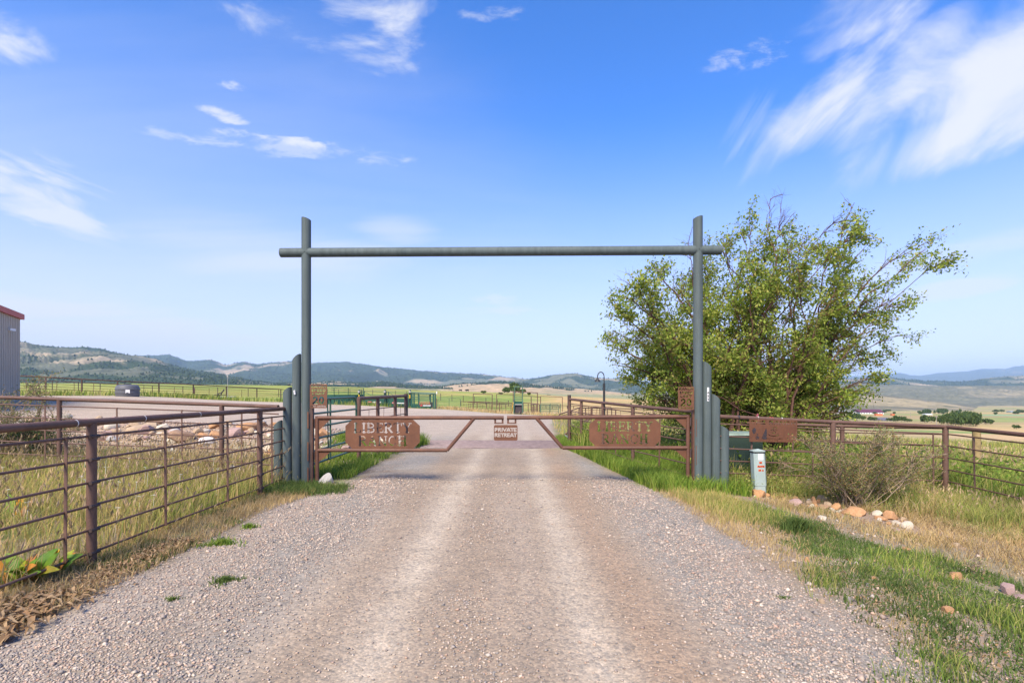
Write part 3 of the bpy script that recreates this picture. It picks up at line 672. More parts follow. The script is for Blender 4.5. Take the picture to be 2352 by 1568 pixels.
# ------------------------------------------------------------------ lettering cut through sheet steel
# strokes in a unit cell; 'l' line, 'a' arc (cx, cy, rx, ry, deg0, deg1)
SANS = {
 'A': (1.0, [('l', .02, 0, .42, 1), ('l', .98, 0, .58, 1), ('l', .25, .30, .75, .30)]), 'R': (.86, [('l', .1, 0, .1, 1), ('l', .26, 1, .55, 1), ('a', .55, .75, .33, .25, -90, 90), ('l', .26, .5, .55, .5), ('l', .5, .46, .9, 0)]),
 'N': (.9, [('l', .1, 0, .1, 1), ('l', .14, .95, .86, .05), ('l', .9, 0, .9, 1)]), 'C': (.9, [('a', .55, .5, .45, .5, 45, 315)]), 'H': (.9, [('l', .1, 0, .1, 1), ('l', .9, 0, .9, 1), ('l', .1, .5, .9, .5)]),
 'S': (.8, [('a', .5, .75, .36, .25, 20, 270), ('a', .5, .25, .38, .25, -160, 90)]), 'P': (.82, [('l', .1, 0, .1, 1), ('l', .26, 1, .55, 1), ('a', .55, .72, .35, .28, -90, 90), ('l', .26, .44, .55, .44)]),
 'E': (.78, [('l', .1, 0, .1, 1), ('l', .1, 1, .9, 1), ('l', .1, .5, .78, .5), ('l', .1, 0, .9, 0)]), 'D': (.88, [('l', .1, 0, .1, 1), ('l', .26, 1, .5, 1), ('a', .48, .5, .44, .5, -90, 90), ('l', .26, 0, .5, 0)]),
 'L': (.75, [('l', .1, 0, .1, 1), ('l', .1, 0, .9, 0)]), 'I': (.3, [('l', .5, 0, .5, 1)]), 'M': (1.05, [('l', .06, 0, .06, 1), ('l', .06, 1, .5, .25), ('l', .5, .25, .94, 1), ('l', .94, 0, .94, 1)]),
 'T': (.8, [('l', .5, 0, .5, 1), ('l', 0, 1, 1, 1)]), 'V': (.95, [('l', .02, 1, .5, 0), ('l', .5, 0, .98, 1)]), 'U': (.88, [('l', .1, 1, .1, .35), ('a', .5, .35, .4, .35, 180, 360), ('l', .9, .35, .9, 1)]),
 'O': (.95, [('a', .5, .5, .45, .5, -78, 78), ('a', .5, .5, .45, .5, 102, 258)]), 'K': (.85, [('l', .1, 0, .1, 1), ('l', .2, .5, .9, 1), ('l', .25, .52, .9, 0)]), 'G': (.92, [('a', .52, .5, .44, .5, 45, 350), ('l', .6, .45, .96, .45)]),
 'F': (.75, [('l', .1, 0, .1, 1), ('l', .1, 1, .9, 1), ('l', .1, .5, .75, .5)]), 'W': (1.2, [('l', .0, 1, .27, 0), ('l', .27, 0, .5, .8), ('l', .5, .8, .73, 0), ('l', .73, 0, 1, 1)]), ' ': (.4, []), '.': (.25, [('l', .5, .02, .5, .04)]),
 '2': (.82, [('a', .5, .70, .38, .30, -30, 170), ('l', .84, .56, .12, .02), ('l', .1, 0, .92, 0)]), '0': (.85, [('a', .5, .5, .40, .5, -80, 80), ('a', .5, .5, .40, .5, 100, 260)]), '1': (.5, [('l', .6, 0, .6, 1), ('l', .6, 1, .2, .8)]),
 '4': (.85, [('l', .7, 0, .7, 1), ('l', .7, 1, .05, .3), ('l', .05, .3, .98, .3)]), '8': (.8, [('a', .5, .74, .33, .26, 0, 360), ('a', .5, .25, .38, .27, 0, 360)]), '9': (.8, [('a', .5, .68, .36, .32, 0, 360), ('a', .5, .5, .38, .5, -100, 40)]), '7': (.75, [('l', .05, 1, .95, 1), ('l', .95, 1, .4, 0)]),
}
# roman letters with serifs: strokes carry their own thickness (k = share of the letter height)
T_, t_ = .205, .085
def serif_h(x, y, w=.30): return ('l', x - w / 2, y, x + w / 2, y, t_)
ROMAN = {
 'L': (.74, [('l', .24, 0, .24, 1, T_), serif_h(.24, .97, .42), serif_h(.24, .03, .42), ('l', .2, .03, .95, .03, t_), ('l', .95, .03, .98, .27, t_)]),
 'I': (.42, [('l', .5, 0, .5, 1, T_), serif_h(.5, .97, .85), serif_h(.5, .03, .85)]),
 'B': (.84, [('l', .22, 0, .22, 1, T_), serif_h(.16, .97, .32), serif_h(.16, .03, .32), ('l', .36, .97, .55, .97, t_), ('a', .52, .745, .29, .22, -80, 85, .13), ('l', .36, .52, .55, .52, t_), ('a', .52, .27, .36, .235, -85, 80, .14), ('l', .36, .03, .55, .03, t_)]),
 'E': (.78, [('l', .22, 0, .22, 1, T_), ('l', .02, .97, .88, .97, t_), ('l', .02, .03, .95, .03, t_), ('l', .3, .52, .68, .52, t_), ('l', .88, .97, .90, .76, t_), ('l', .95, .03, .98, .27, t_), ('l', .68, .40, .68, .64, t_)]),
 'R': (.88, [('l', .20, 0, .20, 1, T_), serif_h(.16, .97, .32), serif_h(.18, .03, .38), ('l', .34, .97, .52, .97, t_), ('a', .50, .735, .30, .235, -80, 85, .13), ('l', .34, .49, .50, .49, t_), ('l', .50, .46, .86, .04, T_), serif_h(.90, .03, .2)]),
 'T': (.82, [('l', .5, 0, .5, 1, T_), ('l', .04, .97, .96, .97, t_), ('l', .04, .97, .02, .74, t_), ('l', .96, .97, .98, .74, t_), serif_h(.5, .03, .4)]),
 'Y': (.92, [('l', .16, .96, .5, .46, T_), ('l', .84, .96, .53, .46, t_), ('l', .5, 0, .5, .47, T_), serif_h(.14, .97, .3), serif_h(.85, .97, .28), serif_h(.5, .03, .4)]),
 'A': (.98, [('l', .47, .98, .16, .05, t_), ('l', .50, .96, .83, .04, T_), ('l', .30, .34, .55, .34, t_), serif_h(.14, .03, .27), serif_h(.84, .03, .3)]),
 'N': (.95, [('l', .17, 0, .17, .97, t_), ('l', .17, .93, .83, .06, T_), ('l', .85, .03, .85, .97, t_), serif_h(.12, .97, .24), serif_h(.17, .03, .28), serif_h(.85, .97, .28)]),
 'C': (.90, [('a', .54, .5, .42, .46, 70, 290, .12), ('a', .54, .5, .40, .46, 35, 75, t_), ('a', .54, .5, .40, .46, 285, 325, t_), ('l', .90, .66, .90, .97, t_)]),
 'H': (.98, [('l', .22, 0, .22, 1, T_), ('l', .78, 0, .78, 1, T_), ('l', .3, .5, .7, .5, t_), serif_h(.22, .97, .4), serif_h(.22, .03, .4), serif_h(.78, .97, .4), serif_h(.78, .03, .4)]),
}
def stroke_mask(U, V, st, x0, y0, w, h, thick):
    m = np.zeros(U.shape, bool)
    for s in st:
        if s[0] == 'l':
            k = s[5] if len(s) > 5 else None; r = (k * h if k else thick) / 2
            ax, ay, bx, by = x0 + s[1] * w, y0 + s[2] * h, x0 + s[3] * w, y0 + s[4] * h
            if not k:
                ay = min(max(ay, y0 + r), y0 + h - r); by = min(max(by, y0 + r), y0 + h - r)
                dx, dy = bx - ax, by - ay
            dx, dy = bx - ax, by - ay; L2 = dx * dx + dy * dy + 1e-12
            t = np.clip(((U - ax) * dx + (V - ay) * dy) / L2, 0, 1)
            m |= (U - ax - t * dx) ** 2 + (V - ay - t * dy) ** 2 < r * r
        else:
            k = s[7] if len(s) > 7 else None; r = (k * h if k else thick) / 2
            cx, cy = x0 + s[1] * w, y0 + s[2] * h; rx, ry = s[3] * w, s[4] * h
            if not k: rx = max(rx - r * .5, r * .6); ry = max(ry - r, r * .6)
            n = 22
            for i in range(n):
                a0 = radians(s[5] + (s[6] - s[5]) * i / n); a1 = radians(s[5] + (s[6] - s[5]) * (i + 1) / n)
                ax, ay, bx, by = cx + rx * cos(a0), cy + ry * sin(a0), cx + rx * cos(a1), cy + ry * sin(a1)
                dx, dy = bx - ax, by - ay; L2 = dx * dx + dy * dy + 1e-12
                t = np.clip(((U - ax) * dx + (V - ay) * dy) / L2, 0, 1)
                m |= (U - ax - t * dx) ** 2 + (V - ay - t * dy) ** 2 < r * r
    return m
def text_mask(U, V, txt, cx, y0, width, h, thick=.2, font=SANS, gap=.14):
    ws = [font[c][0] if c in font else .4 for c in txt]; tot = sum(ws) + gap * (len(txt) - 1); k = width / tot; x = cx - width / 2
    m = np.zeros(U.shape, bool)
    for c, w in zip(txt, ws):
        if c in font: m |= stroke_mask(U, V, font[c][1], x, y0, w * k, h, thick * h)
        x += (w + gap) * k
    return m
def sheet(w, h, cell, keep_fn, thick=.005):
    """steel sheet w x h in the local XZ plane (origin bottom left), kept where keep_fn(U,V) holds, with real thickness"""
    nu, nv = int(round(w / cell)), int(round(h / cell)); u = (np.arange(nu) + .5) * w / nu; v = (np.arange(nv) + .5) * h / nv
    U, V = np.meshgrid(u, v); K = keep_fn(U, V)
    mb = MB(); used = np.zeros(K.shape, bool); du, dv = w / nu, h / nv; y0, y1 = -thick / 2, thick / 2
    for r in range(nv):
        c = 0
        while c < nu:
            if K[r, c] and not used[r, c]:
                c2 = c
                while c2 < nu and K[r, c2] and not used[r, c2]: c2 += 1
                r2 = r + 1
                while r2 < nv and K[r2, c:c2].all() and not used[r2, c:c2].any(): r2 += 1
                used[r:r2, c:c2] = True
                xa, xb, za, zb = c * du, c2 * du, r * dv, r2 * dv
                mb.add([(xa, y0, za), (xb, y0, za), (xb, y0, zb), (xa, y0, zb), (xa, y1, za), (xb, y1, za), (xb, y1, zb), (xa, y1, zb)], [(0, 1, 2, 3), (7, 6, 5, 4)])
                c = c2
            else: c += 1
    Kp = np.pad(K, 1)
    for r in range(nv + 1):            # horizontal edges
        dlt = Kp[r, 1:-1] != Kp[r + 1, 1:-1]; c = 0
        while c < nu:
            if dlt[c]:
                c2 = c; up = Kp[r + 1, c + 1]
                while c2 < nu and dlt[c2] and Kp[r + 1, c2 + 1] == up: c2 += 1
                z = r * dv; q = [(c * du, y0, z), (c2 * du, y0, z), (c2 * du, y1, z), (c * du, y1, z)]; mb.add(q if not up else q[::-1], [(0, 1, 2, 3)]); c = c2
            else: c += 1
    for c in range(nu + 1):
        dlt = Kp[1:-1, c] != Kp[1:-1, c + 1]; r = 0
        while r < nv:
            if dlt[r]:
                r2 = r; rt = Kp[r + 1, c + 1]
                while r2 < nv and dlt[r2] and Kp[r2 + 1, c + 1] == rt: r2 += 1
                x = c * du; q = [(x, y0, r * dv), (x, y1, r * dv), (x, y1, r2 * dv), (x, y0, r2 * dv)]; mb.add(q if not rt else q[::-1], [(0, 1, 2, 3)]); r = r2
            else: r += 1
    return mb
def place_sheet(mb, bl, br):
    """move a sheet so that its bottom edge runs from bl towards br"""
    bl = Vector(bl); br = Vector(br); d = br - bl; a = atan2(d.y, d.x); R = Matrix.Rotation(a, 3, 'Z'); k = d.z / max(1e-6, sqrt(d.x ** 2 + d.y ** 2))
    out = MB(); out.f = mb.f
    for v in mb.v:
        p = R @ Vector(v); out.v.append((bl.x + p.x, bl.y + p.y, bl.z + p.z + k * v[0]))
    return out
def rounded(U, V, w, h, r):
    qx = np.abs(U - w / 2) - (w / 2 - r); qy = np.abs(V - h / 2) - (h / 2 - r)
    return np.sqrt(np.maximum(qx, 0) ** 2 + np.maximum(qy, 0) ** 2) + np.minimum(np.maximum(qx, qy), 0) < r

# ------------------------------------------------------------------ the entrance: posts, beam, stepped pipes
def gd(px): return 9.745 / (1 + .0245 * (px - 1176) / 1200)
def gp(px, py, dd=0.0):
    return P(px, py, gd(px) + dd)
def cut_pipe(mb, px, r, ztop, zbot, out, drop, back, n=28):
    """vertical pipe with a slanted cut; out = +1/-1 outward side"""
    c = gp(px, 900)
    lo, hi = [], []
    for k in range(n):
        a = 2 * pi * k / n; x = r * sin(a); y = -r * cos(a)
        lo.append((c.x + x, c.y + y, zbot)); hi.append((c.x + x, c.y + y, ztop - drop * (out * x / r + 1) / 2 - back * (1 + y / r) / 2))
    mb.add(lo + hi, [(k, (k + 1) % n, n + (k + 1) % n, n + k) for k in range(n)] + [tuple(range(n, 2 * n))])
    return mb
ew = thing('entrance_gateway', 'tall slate green pipe gateway with a long crossbar spanning the gravel road', 'gateway', (0, 9.745, 0))
pr = 10.6 / 1200 * 9.75
for px, ytop, out in ((703.5, 499, 1), (1603, 496, -1)):
    part('post', cut_pipe(MB(), px, pr, gp(px, ytop).z, -.4, out, .045, .03), M['slate'], ew)
a, b = gp(645, 580.5), gp(1656, 574.5)
cbar = part('crossbar', MB().tube([a, b], pr, 28), M['slate'], ew)
for px in (703.5, 1603):
    c = gp(px, 580.5 if px < 1000 else 575); ring = [c + Vector((s_ * pr * 1.01, -pr * 1.01 * abs(cos(a_)) * .98, pr * 1.01 * sin(a_))) for s_ in (1,) for a_ in [0]]
    for sx in (-1, 1):
        part('weld_seam', MB().tube([c + Vector((sx * pr * abs(sin(a_)) * 1.0, -pr * cos(a_ * .0) * abs(cos(a_)) - .0, pr * sin(a_) * 1.0)) for a_ in [i * pi / 14 - pi / 2 for i in range(15)]], .006, 5), M['slate'], ew)
def stepped(name_px, base_py, label):
    root = thing('stepped_pipe_screen', label, 'pipe screen', gp(name_px[1][0], base_py))
    for px, y1, y2, out in name_px:
        zt = gp(px, y1).z; zb = gp(px, y2).z
        part('pipe', cut_pipe(MB(), px, 9.75 / 1200 * 9.75 * 1.0, zt + .01, -.5, out, zt - zb, .05), M['slate'], root)
    return root
spl = stepped([(681.5, 811, 829, -1), (660.3, 887, 902, -1), (638.8, 963, 980, -1)], 1105, 'three stepped slate green pipes left of the left gatepost')
spr = stepped([(1623.6, 828.7, 845, 1), (1643.8, 903, 920, 1), (1664.0, 976, 991, 1)], 1126, 'three stepped slate green pipes right of the right gatepost')
# house number sticker on the tallest right pipe
c0 = gp(1623.6 + 2.4, 905); hw = .018
st_ = MB(); yb = gp(1623.6, 900).y - .0800
q0 = P(1624.3, 920.8, yb); q1 = P(1628.6, 889.6, yb)
def plate(x0, z0, x1, z1, y): return MB().box(((x0 + x1) / 2, y, (z0 + z1) / 2), (x1 - x0, .002, z1 - z0))
num = part('number_sticker', plate(q0.x, q0.z, q1.x, q1.z, yb), M['white'], spr, False)
hcell = (q1.z - q0.z) / 4
for i, ch in enumerate('984'):
    kf = lambda U, V: text_mask(U, V, ch, .0175, .006, .020, hcell - .016, .2)
    mbx = sheet(.035, hcell, .0016, kf, .002)
    part('digit', place_sheet(mbx, (q0.x, yb - .003, q0.z + i * hcell + .003), (q0.x + .035, yb - .003, q0.z + i * hcell + .003)), M['black'], num, False)
# white insulator stub on the left pipes
q = gp(677.5, 905.5, -.09)
part('insulator', MB().tube([q + Vector((0, 0, -.0)), q + Vector((-.005, -.015, .075))], .018, 10), M['white'], spl)

# ------------------------------------------------------------------ swing gates
def roman_plate(w, h, ch):
    def keep(U, V):
        k = (np.abs(U - w / 2) / (w / 2) <= 1)
        cx, cz = ch
        k &= (np.minimum(U, w - U) / cx + np.minimum(V, h - V) / cz) > 1
        m = text_mask(U, V, 'LIBERTY', w / 2, h * .555, w * .775, h * .325, .2, ROMAN, .10)
        m |= text_mask(U, V, 'RANCH', w / 2, h * .105, w * .655, h * .325, .2, ROMAN, .10)
        return k & ~m
    return sheet(w, h, .0045, keep, .006)
PR = .036
def swing_gate(px_st, px_end, px_diag_top, px_diag_bot, px_plate, y_top, y_bot, y_foot, y_st, plate_y, label, gus):
    root = thing('swing_gate', label, 'gate', gp(px_st, y_foot), 'pair of rusty swing gates')
    y0, y1 = y_top
    yl = lambda px: y0 + (y1 - y0) * (px - px_st) / (px_end - px_st)
    part('hinge_stile', MB().tube([gp(px_st, y_foot), gp(px_st, y_st)], PR, 14), M['rust_gate'], root)
    part('top_rail', MB().tube([gp(px_st, y0), gp(px_end, y1)], PR, 14), M['rust_gate'], root)
    part('bottom_rail', MB().tube([gp(px_st, y_bot), gp(px_diag_bot, y_bot)], PR * .97, 14), M['rust_gate'], root)
    part('diagonal_brace', MB().tube([gp(px_diag_bot, y_bot), gp(px_diag_top, yl(px_diag_top))], PR * .95, 14), M['rust_gate'], root)
    # lettered plate
    a = gp(px_plate[0], plate_y[1]); b = gp(px_plate[1], plate_y[1]); w = (b - a).length; h = a.z - gp(px_plate[0], plate_y[0]).z; h = abs(h)
    k = 1.0
    part('lettered_plate', place_sheet(roman_plate(w, h, (.125, .115)), a + Vector((0, -.012, 0)), b + Vector((0, -.012, 0))), M['rust_plate'], root, False)
    # gussets
    for yy, sgn in ((y0, 1), (y_bot, 1)):
        s = 1 if px_end > px_st else -1
        p0 = gp(px_st + s * 4, yy + 3.5); p1 = gp(px_st + s * 31, yy + 3.5); p2 = gp(px_st + s * 4, yy + (29 if yy == y0 else 27)); th = Vector((0, .004, 0))
        part('gusset', MB().add([p0 - th, p1 - th, p2 - th, p0 + th, p1 + th, p2 + th], [(0, 1, 2), (3, 5, 4), (0, 3, 4, 1), (1, 4, 5, 2), (2, 5, 3, 0)]), M['rust_plate'], root, False)
    # latch loop under the free end
    s = 1 if px_end > px_st else -1
    xa, xb = px_end - s * 19.5, px_end - s * 2.5
    for xx in (xa, xb): part('latch_bracket', MB().box(gp(xx, yl(px_end) + 8.5), (.035, .012, .085)), M['rust_gate'], root, False)
    part('latch_bar', MB().box(gp((xa + xb) / 2, yl(px_end) + 12.5), (.175, .014, .022)), M['rust_gate'], root, False)
    # hinge straps
    for yy in (y0 + 12, y_bot + 12):
        hg = part('hinge', MB().box(gp(px_st - s * 6.5, yy, .02), (.05, .05, .13)), M['black'], root, False)
        part('hinge_pin', MB().tube([gp(px_st - s * 6.5, yy + 10, -.015), gp(px_st - s * 6.5, yy - 10, -.015)], .014, 8), M['rust_dark'], hg)
    return root
swing_gate(728.5, 1157, 1090, 1027, (794, 964.6), (959, 959), 1033.5, 1102, 955, (963.6, 1029.4), 'left leaf of the rusty swing gate, ending at the gap in the middle', 0)
swing_gate(1580, 1164.5, 1231, 1292, (1353, 1517), (956, 959), 1028, 1094, 952, (960.5, 1024.5), 'right leaf of the rusty swing gate, closing against the small sign', 0)
# channel posts with torch-cut welding tabs
def channel(px0, px1, ytop, ybot, side, label):
    root = thing('hinge_channel', label, 'gatepost', gp((px0 + px1) / 2, ybot))
    a = gp(px0, ytop, -.02); b = gp(px1, ytop, -.02); zb = -.3
    part('channel', MB().box(((a.x + b.x) / 2, a.y + .02, (a.z + zb) / 2), (abs(b.x - a.x), .08, a.z - zb)), M['rust_dark'] if side < 0 else M['rust_gate'], root, False)
    part('channel_lip', MB().box(((a.x if side > 0 else b.x), a.y - .03, (a.z + zb) / 2), (.012, .03, a.z - zb)), M['rust_gate'], root, False)
    for t0, t1 in (((945, 983), (1014, 1057), (1072, 1106)) if side < 0 else ((962, 1002), (1022, 1066), (1090, 1122))):
        z1, z0 = gp(px0, t0).z, gp(px0, t1).z
        xx = a.x if side < 0 else b.x
        vs = []; n = 9
        for i in range(n + 1):
            z = z0 + (z1 - z0) * i / n; w = .028 + random.uniform(-.008, .008)
            vs += [(xx + side * w, a.y - .085 * 0 - .045, z), (xx - side * .03, a.y - .055, z)]
        part('weld_tab', MB().add(vs, [(2 * i, 2 * i + 1, 2 * i + 3, 2 * i + 2) for i in range(n)]), M['rust_plate'], root, False)
    return root
channel(707.5, 719, 937, 1106, -1, 'dark rusty steel channel carrying the left gate hinges')
channel(1590, 1600, 941.5, 1124, 1, 'brown rusty steel channel carrying the right gate hinges')

# speed signs
def speed(px0, px1, y0, y1, label):
    a = gp(px0, y1, -.115); b = gp(px1, y1, -.115); w = b.x - a.x; h = gp(px0, y0, -.115).z - a.z
    def keep(U, V):
        m = text_mask(U, V, 'RANCH', w / 2, h * .845, w * .86, h * .115, .24)
        m |= text_mask(U, V, 'SPEED', w / 2, h * .685, w * .84, h * .115, .24)
        m |= text_mask(U, V, 'LIMIT', w / 2, h * .53, w * .70, h * .115, .24)
        m |= text_mask(U, V, '20', w / 2, h * .165, w * .68, h * .325, .20)
        m |= text_mask(U, V, 'DUST CONTROL', w / 2, h * .045, w * .90, h * .065, .22)
        return rounded(U, V, w, h, .022) & ~m
    o = part('speed_sign', place_sheet(sheet(w, h, .0022, keep, .005), a, b), M['rust_plate'], None, False, loc=(a + b) / 2)
    return tag(o, label, 'sign')
speed(711.7, 751.2, 881.9, 936.9, 'rusty cut-out speed sign against the sky and corral beside the left post')
speed(1557.5, 1594.4, 887.8, 941, 'rusty cut-out speed sign against the tree beside the right post')
# hanging private sign
a = gp(1134.5, 1011.3, -.04); b = gp(1188.7, 1011.3, -.04); w = b.x - a.x; h = gp(1134.5, 975.6, -.04).z - a.z
def keep(U, V):
    m = text_mask(U, V, 'PRIVATE', w / 2, h * .56, w * .92, h * .27, .26) | text_mask(U, V, 'RETREAT', w / 2, h * .22, w * .92, h * .27, .26)
    return rounded(U, V, w, h, .03) & ~m
tag(part('private_sign', place_sheet(sheet(w, h, .0028, keep, .005), a, b), M['rust_plate'], None, False, loc=(a + b) / 2), 'small rusty cut-out sign hanging below the gap between the gate leaves', 'sign')

# ------------------------------------------------------------------ pipe fences
def fence(label, path, tops, offs, posts, stays, top_r=.0365, rail_r=.013, post_r=.044, matr='rust', name='pipe_fence', group=None, rise=0.0, nrail=8, post_rise=None, matpost=None, stay_w=.03, raw=None):
    path = [Vector((p[0], p[1])) for p in path]; L = [0]
    for i in range(1, len(path)): L.append(L[-1] + (path[i] - path[i - 1]).length)
    def at(s):
        for i in range(1, len(path)):
            if s <= L[i] + 1e-6 or i == len(path) - 1:
                t = (s - L[i - 1]) / (L[i] - L[i - 1]); p = path[i - 1].lerp(path[i], t); return Vector((p.x, p.y, tops[i - 1] * (1 - t) + tops[i] * t))
    p0 = at(0); root = thing(name, label, 'fence', (p0.x, p0.y, g1(p0.x, p0.y)), group)
    pts = [at(l) for l in L]
    part('top_rail', MB().tube(pts, top_r, max(nrail, 8) + 4 if top_r > .03 else nrail), M[matr], root)
    for o_ in offs:
        part('rail', MB().tube([p + Vector((0, 0, o_)) for p in pts], rail_r, nrail), M[matr], root)
    for s in posts:
        q = at(s); gz = g1(q.x, q.y)
        part('post', MB().tube([(q.x, q.y, gz - .3), (q.x, q.y, q.z + rise - top_r * .3)], post_r, nrail + 4), M[matpost or matr], root)
    for s in stays:
        q = at(s); j = random.uniform(-.02, .02)
        d = (at(min(s + .1, L[-1])) - at(max(0, s - .1))).normalized()
        n = Vector((-d.y, d.x, 0)); n = n if n.y < 0 else -n
        bot = q + Vector((j, 0, offs[-1] - .01)) + n * rail_r; top = q + Vector((0, 0, offs[0] + .015)) + n * rail_r
        part('stay', MB().bar(bot + n * .005, top + n * .005, .008, stay_w) if stay_w > .02 else MB().tube([bot, top], stay_w / 2, 5), M[matr], root, False)
    return root, at, L
O6 = [-.138, -.369, -.599, -.83, -1.069, -1.298]
f1, at1, L1 = fence('near rusty pipe fence running beside the road on the left', [(-4.22, .4), (-4.2, 5.2), (-4.2, 8.7), (-4.27, 9.82)], [1.42, 1.418, 1.415, 1.41], O6,
      [1.35, 4.82, 8.3], [2.9, 4.5, 5.9, 7.28, 8.85])
# weld collars where rails meet the posts
for s in (4.82, 8.3):
    q = at1(s)
    for o_ in O6:
        part('weld', MB().tube([q + Vector((.03, -.055, o_)), q + Vector((.03, .055, o_))], .019, 8), M['rust_dark'], f1)
# white wrap marks on the top rail
for s in (2.9, 3.75, 4.62, 5.55, 6.6):
    q = at1(s); part('white_mark', MB().tube([q + Vector((0, -.006, 0)), q + Vector((0, .006, 0))], .0372, 16, False), M['offwhite'], f1)
O2 = [-.14, -.385, -.63, -.875, -1.12, -1.36]
f2, at2, L2 = fence('rusty pipe fence crossing in front of the stone bank on the left', [(-4.45, 9.95), (-5.75, 10.35), (-9.0, 10.4), (-13.5, 10.6)], [1.44, 1.47, 1.575, 1.72], O2,
      [1.36, 4.62, 7.9], [.85, 2.15, 3.45, 4.9, 6.3])
# right fence: along the gate line, then turning towards the camera
O3 = [-.135, -.36, -.585, -.81, -1.035, -1.26]
fr, atr, Lr = fence('rusty pipe fence right of the gate, carrying the wide sign and turning a corner', [(3.82, 9.62), (6.05, 9.85), (8.33, 10.03), (8.25, 8.4), (8.15, 2.5)], [1.27, 1.155, 1.05, 1.03, 1.0], O3,
      [2.24, 4.52, 7.6, 10.7], [.62, 1.82, 4.25, 5.15, 6.6, 8.6], post_r=.05)
fb, atb, Lb = fence('second rusty pipe fence behind the twiggy shrub, running back towards the tree', [(8.33, 10.07), (7.14, 11.3), (4.4, 14.2)], [1.04, .98, .95], O3, [1.71, 3.6], [.8, 2.7])
fc, atc, Lc = fence('rusty pipe fence from the right gatepost back to the cattle guard', [(3.48, 9.78), (2.77, 11.97), (1.775, 16.2)], [1.35, 1.40, 1.50], [-.14, -.36, -.58, -.80, -1.02, -1.24],
      [2.3, 4.03, 5.6, 6.62], [1.2, 3.2, 4.8], post_r=.042, rise=.0)
q = atc(Lc[-1]); part('end_post', MB().tube([(q.x, q.y, -.3), (q.x, q.y, q.z + .13)], .055, 14), M['rust_dark'], fc)
fd, atd, Ld = fence('rusty pipe fence between the green gate and the cattle guard on the left', [(-3.76, 12.8), (-3.285, 16.2)], [1.565, 1.60], [-.30, -.55, -.80, -1.05, -1.3],
      [.02, 1.2, 2.5], [.6, 1.6, 2.9], top_r=.045, post_r=.05, stay_w=.012)
q = atd(Ld[-1]); part('end_post', MB().tube([(q.x, q.y, -.3), (q.x, q.y, q.z + .07)], .06, 14), M['rust_dark'], fd)
q1_, q2_ = atd(1.2), atd(2.5); part('lower_brace', MB().tube([q1_ + Vector((0, 0, -.82)), q2_ + Vector((0, 0, -.72))], .035, 10), M['rust'], fd)
# pink ribbon and tape marks on the right rail
for px, mm, w_ in ((1741, 'offwhite', .025), (1770, 'red', .03), (1776, 'red', .02), (1799, 'offwhite', .025), (1690, 'chip', .10)):
    d = 9.7; x = (px - 1176) / 1200 * d; s = (x - 3.82); q = atr(s)
    part('tape', MB().tube([q + Vector((-w_ / 2, 0, 0)), q + Vector((w_ / 2, .005, 0))], .0378, 14, False), M[mm], fr)
q = atr((1772 - 1176) / 1200 * 9.7 - 3.82 - .25) + Vector((0, 0, .05))
rb = MB()
for i in range(7):
    a0 = random.uniform(0, 6.28); p = q + Vector((cos(a0) * .018, sin(a0) * .015, random.uniform(-.01, .025))); p2 = p + Vector((random.uniform(-.03, .02), -.015, random.uniform(-.02, .02))); n = Vector((0, -.01, .02))
    rb.add([p - n, p2 - n, p2 + n, p + n], [(0, 1, 2, 3)])
tag(part('ribbon_knot', rb, M['pink'], None, False, loc=q), 'faded pink ribbon knotted on the top rail above the wide sign', 'ribbon')

# the wide sign on the right fence
sa = P(1717.4, 1013.2, 9.66); sb = P(1826.5, 1014.8, 9.80); w = (Vector((sb.x - sa.x, sb.y - sa.y))).length; h = P(1717.4, 961.7, 9.66).z - sa.z
def keep(U, V):
    x = U / w; y = V / h
    m = text_mask(U, V, 'THE RANCH', w * .5, h * .775, w * .93, h * .175, .22)
    m |= stroke_mask(U, V, [('a', .53, .60, .045, .07, 10, 170, .02), ('l', .49, .62, .515, .48, .03), ('a', .505, .44, .04, .035, -160, 40, .022)], 0, 0, w, h, 0)
    m |= stroke_mask(U, V, [('l', .445, .535, .475, .535, .02), ('l', .545, .53, .575, .53, .02), ('a', .505, .45, .13, .19, 215, 325, .028)], 0, 0, w, h, 0)
    m |= text_mask(U, V, 'LOOKING SUBLIEFF', w * .51, h * .125, w * .36, h * .05, .22) | text_mask(U, V, 'EST. 1974', w * .50, h * .045, w * .19, h * .05, .22)
    return ~m
rs = thing('wide_sign', 'wide rusty cut-out sign with a line-drawn face hung on the right fence', 'sign', (sa + sb) / 2)
part('sheet', place_sheet(sheet(w, h, .0032, keep, .004), sa + Vector((0, -.065, 0)), sb + Vector((0, -.065, 0))), M['rust_plate'], rs, False)
def dark(U, V):
    x = U / w; y = V / h
    hair = ((x - .095) / .038) ** 2 + ((y - .50) / .13) ** 2 < 1
    chin = ((x - .16) / .035) ** 2 + ((y - .19) / .07) ** 2 < 1
    rt = (x > .33 - (.62 - y) * .30) & (x < .36) & (y < .62 - np.abs(x - .345) * 5) & (y > .13)
    jag = vnoise(U * 90, V * 90) > .28
    return (hair | chin | rt | (((x - .165) / .01) ** 2 + ((y - .33) / .03) ** 2 < 1)) & jag
part('flaked_portrait', place_sheet(sheet(w, h, .0045, dark, .002), sa + Vector((0, -.0705, 0)), sb + Vector((0, -.0705, 0))), M['chip'], rs, False)

